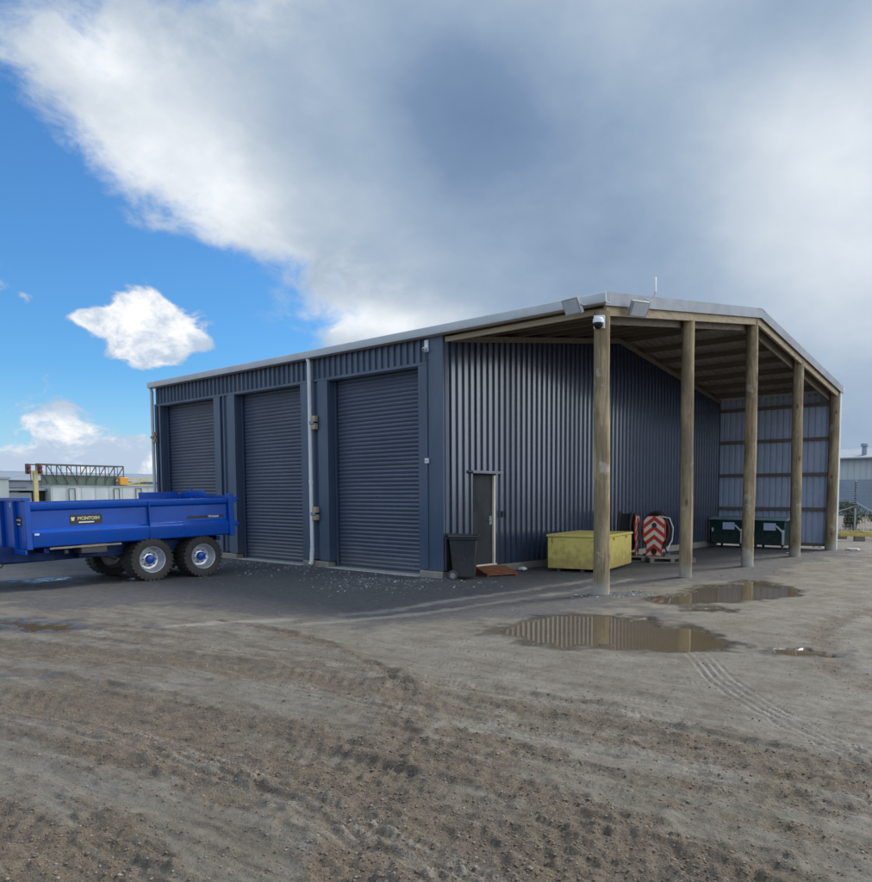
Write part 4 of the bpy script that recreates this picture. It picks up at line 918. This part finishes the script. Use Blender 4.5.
# ---------------------------------------------------------------- far right
t=thing('far_warehouse','large pale grey warehouse beyond the fence on the right','building',(0,64,0))
mb=MB(); ribbed(mb,(-16,60),(1,0),(0,-1),44,0,4.95,pitch=.5,depth=.04); fb(mb,'wall','farwhite',t,smooth=0)
mb=MB(); mb.add([(-16.5,59.5,4.95),(28.5,59.5,4.95),(28.5,67,6.1),(-16.5,67,6.1),(28.5,75,4.95),(-16.5,75,4.95)],[(0,1,2,3),(3,2,4,5)]); mb.box((-16.5,59.45,4.83),(28.5,59.55,4.94)); fb(mb,'roof','fargrey',t,smooth=0)
mb=MB(); mb.tube([(-7.3,61.5,5.2),(-7.3,61.5,6.05)],.22,12); mb.lathe([(.35,0),(.30,.25),(0,.32)],Matrix.Translation((-7.3,61.5,6.0)),12); fb(mb,'roof_vent','fargrey',t)
mb=MB(); mb.box((-10,59.9,0),(6,59.955,3.05)); fb(mb,'blue_band','fargrey',t)
t=thing('security_fence','electric wire fence with a dark striped post beyond the lean-to','fence',(1.75,22.8,0))
fd=Vector((.95,.31,0)).normalized(); fp=Vector((1.78,22.8,0))
mb=MB()
for k in range(13): mb.bar(tuple(fp+fd*-3+Vector((0,0,.25+k*.16))),tuple(fp+fd*9+Vector((0,0,.25+k*.16))),.006)
for k in range(60):
    q=fp+fd*(-3+k*.2); mb.bar((q.x,q.y,.05),(q.x,q.y,1.75),.004)
fb(mb,'wires','fence',t)
for k,(d_,hh) in enumerate(((0,2.28),(3.0,2.28),(-2.8,2.28),(6,2.28))):
    q=fp+fd*d_; mb=MB(); mb.tube([(q.x,q.y,0),(q.x,q.y,hh)],.035,8); p_=fb(mb,'fence_post','fence',t)
    mb=MB()
    for j in range(12): mb.tube([(q.x,q.y-.002,1.15+j*.09),(q.x,q.y-.002,1.19+j*.09)],.05,8)
    mb.v=[(x-t.location.x,y-t.location.y,z) for x,y,z in mb.v]; mb.build('insulators','decalblack',p_)
mb=MB(); mb.tube([tuple(fp+Vector((0,0,1.35))),tuple(fp+fd*1.4+Vector((0,-.3,.55)))],.03,6); mb.tube([tuple(fp+Vector((0,0,1.2))),tuple(fp-fd*1.2+Vector((0,-.2,.75)))],.025,6); fb(mb,'brace','fence',t)
# shrubs
def shrub(loc,h,w,n,m,label,seed):
    t=thing('shrub',label,'shrub',loc,0,'shrubs along the wire fence'); r_=random.Random(seed)
    lobes=[(r_.uniform(-w,w)*.6,r_.uniform(-w,w)*.5,h*r_.uniform(.25,.85),r_.uniform(.25,.5)*w) for _ in range(9)]
    mb=MB()
    for k in range(n):
        lx,ly,lz,lr=r_.choice(lobes); d=Vector((r_.gauss(0,1),r_.gauss(0,1),r_.gauss(0,1))).normalized()*lr*r_.uniform(.4,1.15)
        p_=Vector((lx,ly,lz))+d; p_.z=max(.03,p_.z); s_=r_.uniform(.025,.06)
        e=Euler((r_.uniform(0,6),r_.uniform(0,6),r_.uniform(0,6))).to_matrix().to_4x4()
        mb.add([(-s_,0,0),(0,-s_*.45,0),(s_,0,.01),(0,s_*.45,0)],[(0,1,2,3)],Matrix.Translation(p_)@e)
    mb.build('foliage',m,t,smooth=0)
    mb=MB()
    for lx,ly,lz,lr in lobes: mb.tube([(0,0,0),(lx*.4,ly*.4,lz*.5),(lx,ly,lz)],[.025,.015,.006],5)
    mb.build('stems','branch',t)
shrub((1.35,24.6,0),1.45,.8,2600,'leaf','dark green shrub next to the back timber post',1)
shrub((2.3,25.4,0),1.35,.7,1800,'dryleaf','brown leaved dry shrub behind the striped fence post',2)
shrub((3.2,25.6,0),1.3,.9,2600,'leaf','dark green shrub at the right edge of the picture',3)
shrub((4.9,26.5,0),1.5,1.1,2600,'leaf','dark green shrub farthest right along the fence',4)
shrub((-.3,25.0,0),1.6,.9,1800,'leaf','dark green shrub hidden behind the lean-to back wall',5)
# low grass/weed tuft line by the fence
mb=MB(); r_=random.Random(9)
for k in range(5000):
    q=fp+fd*r_.uniform(-3,8)+Vector((r_.gauss(0,.5),r_.gauss(.2,.9),0)); h=r_.uniform(.08,.30); a=r_.uniform(0,6.28); w=.012
    mb.add([(q.x-w*math.cos(a),q.y-w*math.sin(a),0),(q.x+w*math.cos(a),q.y+w*math.sin(a),0),(q.x+r_.uniform(-.06,.06),q.y+r_.uniform(-.06,.06),h)],[(0,1,2)])
tag(mb.build('weeds','leaf',None,smooth=0),'rough green weeds growing along the foot of the wire fence','weeds',kind='stuff')
t=thing('steel_rack','low yellow steel rack lying on blocks by the fence','rack',(2.65,17.5,0),R(36))
mb=MB()
for y in (0,1.7): mb.box((0,y,.19),(4.2,y+.08,.31))
for x in (0,1.4,2.8,4.12): mb.box((x,.082,.195),(x+.08,1.698,.30))
mb.build('frame','yolk' if False else 'yellow',t,bevel=.006)
for x,y in ((.5,0),(2.2,0),(3.7,0),(.5,1.6),(3.0,1.6)):
    mb=MB(); mb.box((x,y-.02,0),(x+.35,y+.14,.188)); mb.build('block','purlin',t,bevel=.008)
# pale concrete scraps by back posts
for i,(x,y,s_,lb) in enumerate(((3.2,10.6,.13,'pale concrete scrap just in front of the fourth timber post'),(3.0,13.9,.22,'pale flat concrete scrap left of the dark back post'),(4.15,13.2,.20,'pale flat concrete scrap right of the dark back post'))):
    bm=bmesh.new(); bmesh.ops.create_icosphere(bm,subdivisions=2,radius=s_)
    for v_ in bm.verts: v_.co*=1+random.uniform(-.18,.18); v_.co.z*=.28
    me=bpy.data.meshes.new('concrete_scrap'); bm.to_mesh(me); bm.free(); me.materials.append(MT['sill']); o=bpy.data.objects.new('concrete_scrap',me); COL.objects.link(o); o.location=(x,y,.02); tag(o,lb,'rubble')

# ---------------------------------------------------------------- sky and sun
SAZ,SEL=R(14),R(47)    # azimuth clockwise from +Y
wd=bpy.data.worlds.new('World'); S.world=wd; wd.use_nodes=True; t=wd.node_tree; g=G(t)
bg=t.nodes['Background']; ST=.1; bg.inputs['Strength'].default_value=ST
sky=g.n('ShaderNodeTexSky'); sky.sky_type='NISHITA'; sky.sun_disc=False; sky.sun_elevation=SEL; sky.sun_rotation=SAZ; sky.air_density=1.0; sky.dust_density=.6; sky.ozone_density=1.5
V=g.n('ShaderNodeTexCoord').outputs['Generated']; x,y,z=g.sep(V)
az=g.m('MULTIPLY',g.m('ARCTAN2',x,y),57.2958); el=g.m('MULTIPLY',g.m('ARCSINE',z),57.2958)
Vs=g.map(V,(1,1,1.5))
nA=g.noise(Vs,5.5,10,.56,.4); nB=g.noise(Vs,2.0,6,.5,.2); nC=g.noise(Vs,16,9,.62,.35); nD=g.noise(g.map(Vs,loc=(.035,.02,.03)),16,7,.6,.35); nE=g.noise(g.map(Vs,loc=(.05,.03,.06)),5.5,6,.56,.4)
n0=g.m('SUBTRACT',nA,.5); n1=g.m('SUBTRACT',nB,.5)
def fr(v): # warp
    return v
fc=g.n('ShaderNodeFloatCurve'); cv=fc.mapping.curves[0]
pts=[(-10,-30),(0,-33),(6,-40),(10,-50),(11.8,-53.4),(13.8,-54),(16.2,-56.5),(18,-62.5),(20.8,-67),(22.5,-69.5),(24,-71.6),(26,-71.6),(27.3,-70),(28.8,-67.5),(35,-58),(50,-60)]
P_=[((e+10)/60,(a+90)/70) for e,a in pts]
cv.points[0].location=P_[0]; cv.points[1].location=P_[-1]
for p_ in P_[1:-1]: cv.points.new(*p_)
fc.mapping.update()
elw=g.m('ADD',el,g.m('MULTIPLY',n1,3))
g.L(g.m('DIVIDE',g.m('ADD',elw,10),60,clamp=True),fc.inputs['Value'])
azb=g.m('SUBTRACT',g.m('MULTIPLY',fc.outputs[0],70),90)
sd=g.m('SUBTRACT',az,azb); sd=g.m('ADD',sd,g.m('ADD',g.m('MULTIPLY',n0,17),g.m('MULTIPLY',g.m('SUBTRACT',nC,.5),15)))
big=g.rng(sd,-2.2,5.2)
def blob(a,e,sa,se,amt=1.):
    u=g.m('DIVIDE',g.m('SUBTRACT',az,a),sa); v=g.m('DIVIDE',g.m('SUBTRACT',el,e),se)
    q=g.m('ADD',g.m('MULTIPLY',u,u),g.m('MULTIPLY',v,v)); r_=g.m('POWER',2.71828,g.m('MULTIPLY',q,-1)); return g.m('MULTIPLY',r_,amt) if amt!=1 else r_
def add(*a):
    o=a[0]
    for b in a[1:]: o=g.m('ADD',o,b)
    return o
# small cumulus
cum=add(blob(-64.0,13.1,2.0,.9,.7),blob(-65.0,9.6,1.8,1.1,.8),blob(-51.5,11.9,1.6,.45,.55),blob(-63.9,12.0,2.3,1.5),blob(-62.2,10.9,2.3,1.3),blob(-65.5,11.4,2.0,1.1),blob(-67.4,11.5,2.0,.7,.9),blob(-64.5,9.2,2.0,1.2,.9),blob(-71.0,12.2,.6,.5,.55),
        blob(-68.8,4.0,2.6,2.2),blob(-65.5,2.8,4,1.8,.9),blob(-73,1.8,5,2.0,.9),blob(-47,12.3,4.5,.8,1.0),blob(-54,12.4,1.0,.6,.45),blob(-62,1.5,10,1.4,.7))
cumm=g.rng(g.m('ADD',cum,g.m('ADD',g.m('MULTIPLY',n0,2.2),g.m('MULTIPLY',g.m('SUBTRACT',nC,.5),3.2))),.40,.92)
# clouds of the unseen sky (left of and behind the camera)
behind=g.m('MULTIPLY',g.rng(az,-110,-85,1,0),g.rng(nB,.36,.50))
low=g.rng(el,-2,9,.75,0)
cover=g.m('MAXIMUM',g.m('MAXIMUM',big,cumm),behind)
# brightness of the cloud
rel=g.m('SUBTRACT',nC,nD); rel2=g.m('SUBTRACT',nA,nE)
edge=g.m('ADD',.28,g.m('MULTIPLY',g.m('SUBTRACT',1,g.rng(sd,2,16)),.72))
fine=g.m('ADD',g.m('MULTIPLY',rel,-.42),g.m('ADD',g.m('MULTIPLY',rel2,-.38),g.m('MULTIPLY',g.m('SUBTRACT',nC,.5),.30)))
lum=add(-.03,g.m('MULTIPLY',n0,.26),g.m('MULTIPLY',n1,.50),g.m('MULTIPLY',fine,edge),
  blob(-62,22,5.5,4.5,.36),blob(-58,19,3.5,2.5,.26),blob(-66.5,26.5,3.5,2.5,.26),blob(-56,30,8,4,.06),
  blob(-41.5,26,6,5,-.36),blob(-31,22,9,6,-.10),blob(-41,18,9,4,-.06),blob(-15,17,7,8,.20),blob(-22,25,7,4,.12),blob(-17,30,6,3,-.16),blob(-48,12.5,6,1.4,.38),blob(-47,16,8,4,.05),blob(-25,13,10,4,-.06),
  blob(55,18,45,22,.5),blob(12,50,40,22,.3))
lum=g.m('ADD',lum,g.m('MULTIPLY',g.m('SUBTRACT',1,g.rng(sd,0,14)),.12))
rampn=g.n('ShaderNodeValToRGB'); cr=rampn.color_ramp; cr.elements[0].position=0; cr.elements[0].color=(.13,.20,.35,1)
cr.elements[1].position=1; cr.elements[1].color=(.84,.88,.92,1)
for p_,c in ((.28,(.19,.28,.43)),(.5,(.335,.43,.555)),(.72,(.56,.63,.71))): e_=cr.elements.new(p_); e_.color=(*c,1)
g.L(g.m('ADD',lum,.5,clamp=True),rampn.inputs[0])
cumsh=add(blob(-64,9.2,3.5,1.1,-.22),blob(-68,2.0,7,1.8,-.2),blob(-64.5,12.6,2.2,1.0,.12),blob(-69,5.4,3,1.2,.12))
cumcol=g.mix(g.rng(add(cumsh,g.m('MULTIPLY',rel,-1.3),g.m('MULTIPLY',rel2,-1.1),g.m('MULTIPLY',n0,.4)),-.28,.14),(.46,.57,.72),(.94,.95,.96))
cc=g.mix(g.m('MULTIPLY',cumm,g.m('SUBTRACT',1,big)),rampn.outputs[0],cumcol)
cc=g.mix(1.0,cc,(1/ST*1.0,)*3,'MULTIPLY') if False else cc
mul=g.n('ShaderNodeVectorMath',operation='SCALE'); g.L(cc,mul.inputs[0]); g.L(g.m('MULTIPLY',add(.80,blob(60,13,34,26,2.7),g.rng(g.m('ABSOLUTE',az),105,140,0,.75)),1/ST),mul.inputs['Scale'])  # clouds out of view made extra bright, added for fill and wall reflections
skyc=g.mix(1.0,sky.outputs[0],(*SKYT,1) if 'SKYT' in globals() else (.40,.80,1.13,1),'MULTIPLY')
skyl=g.mix(low,skyc,(.44/ST,.58/ST,.72/ST))
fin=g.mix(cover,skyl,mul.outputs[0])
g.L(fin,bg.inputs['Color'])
sl=bpy.data.lights.new('sun','SUN'); sl.energy=2.5; sl.angle=R(13); sl.color=(1,.95,.88)
so=bpy.data.objects.new('sun',sl); COL.objects.link(so)
dv=Vector((math.sin(SAZ)*math.cos(SEL),math.cos(SAZ)*math.cos(SEL),math.sin(SEL)))
so.rotation_euler=dv.to_track_quat('Z','Y').to_euler(); so.location=(0,0,30)
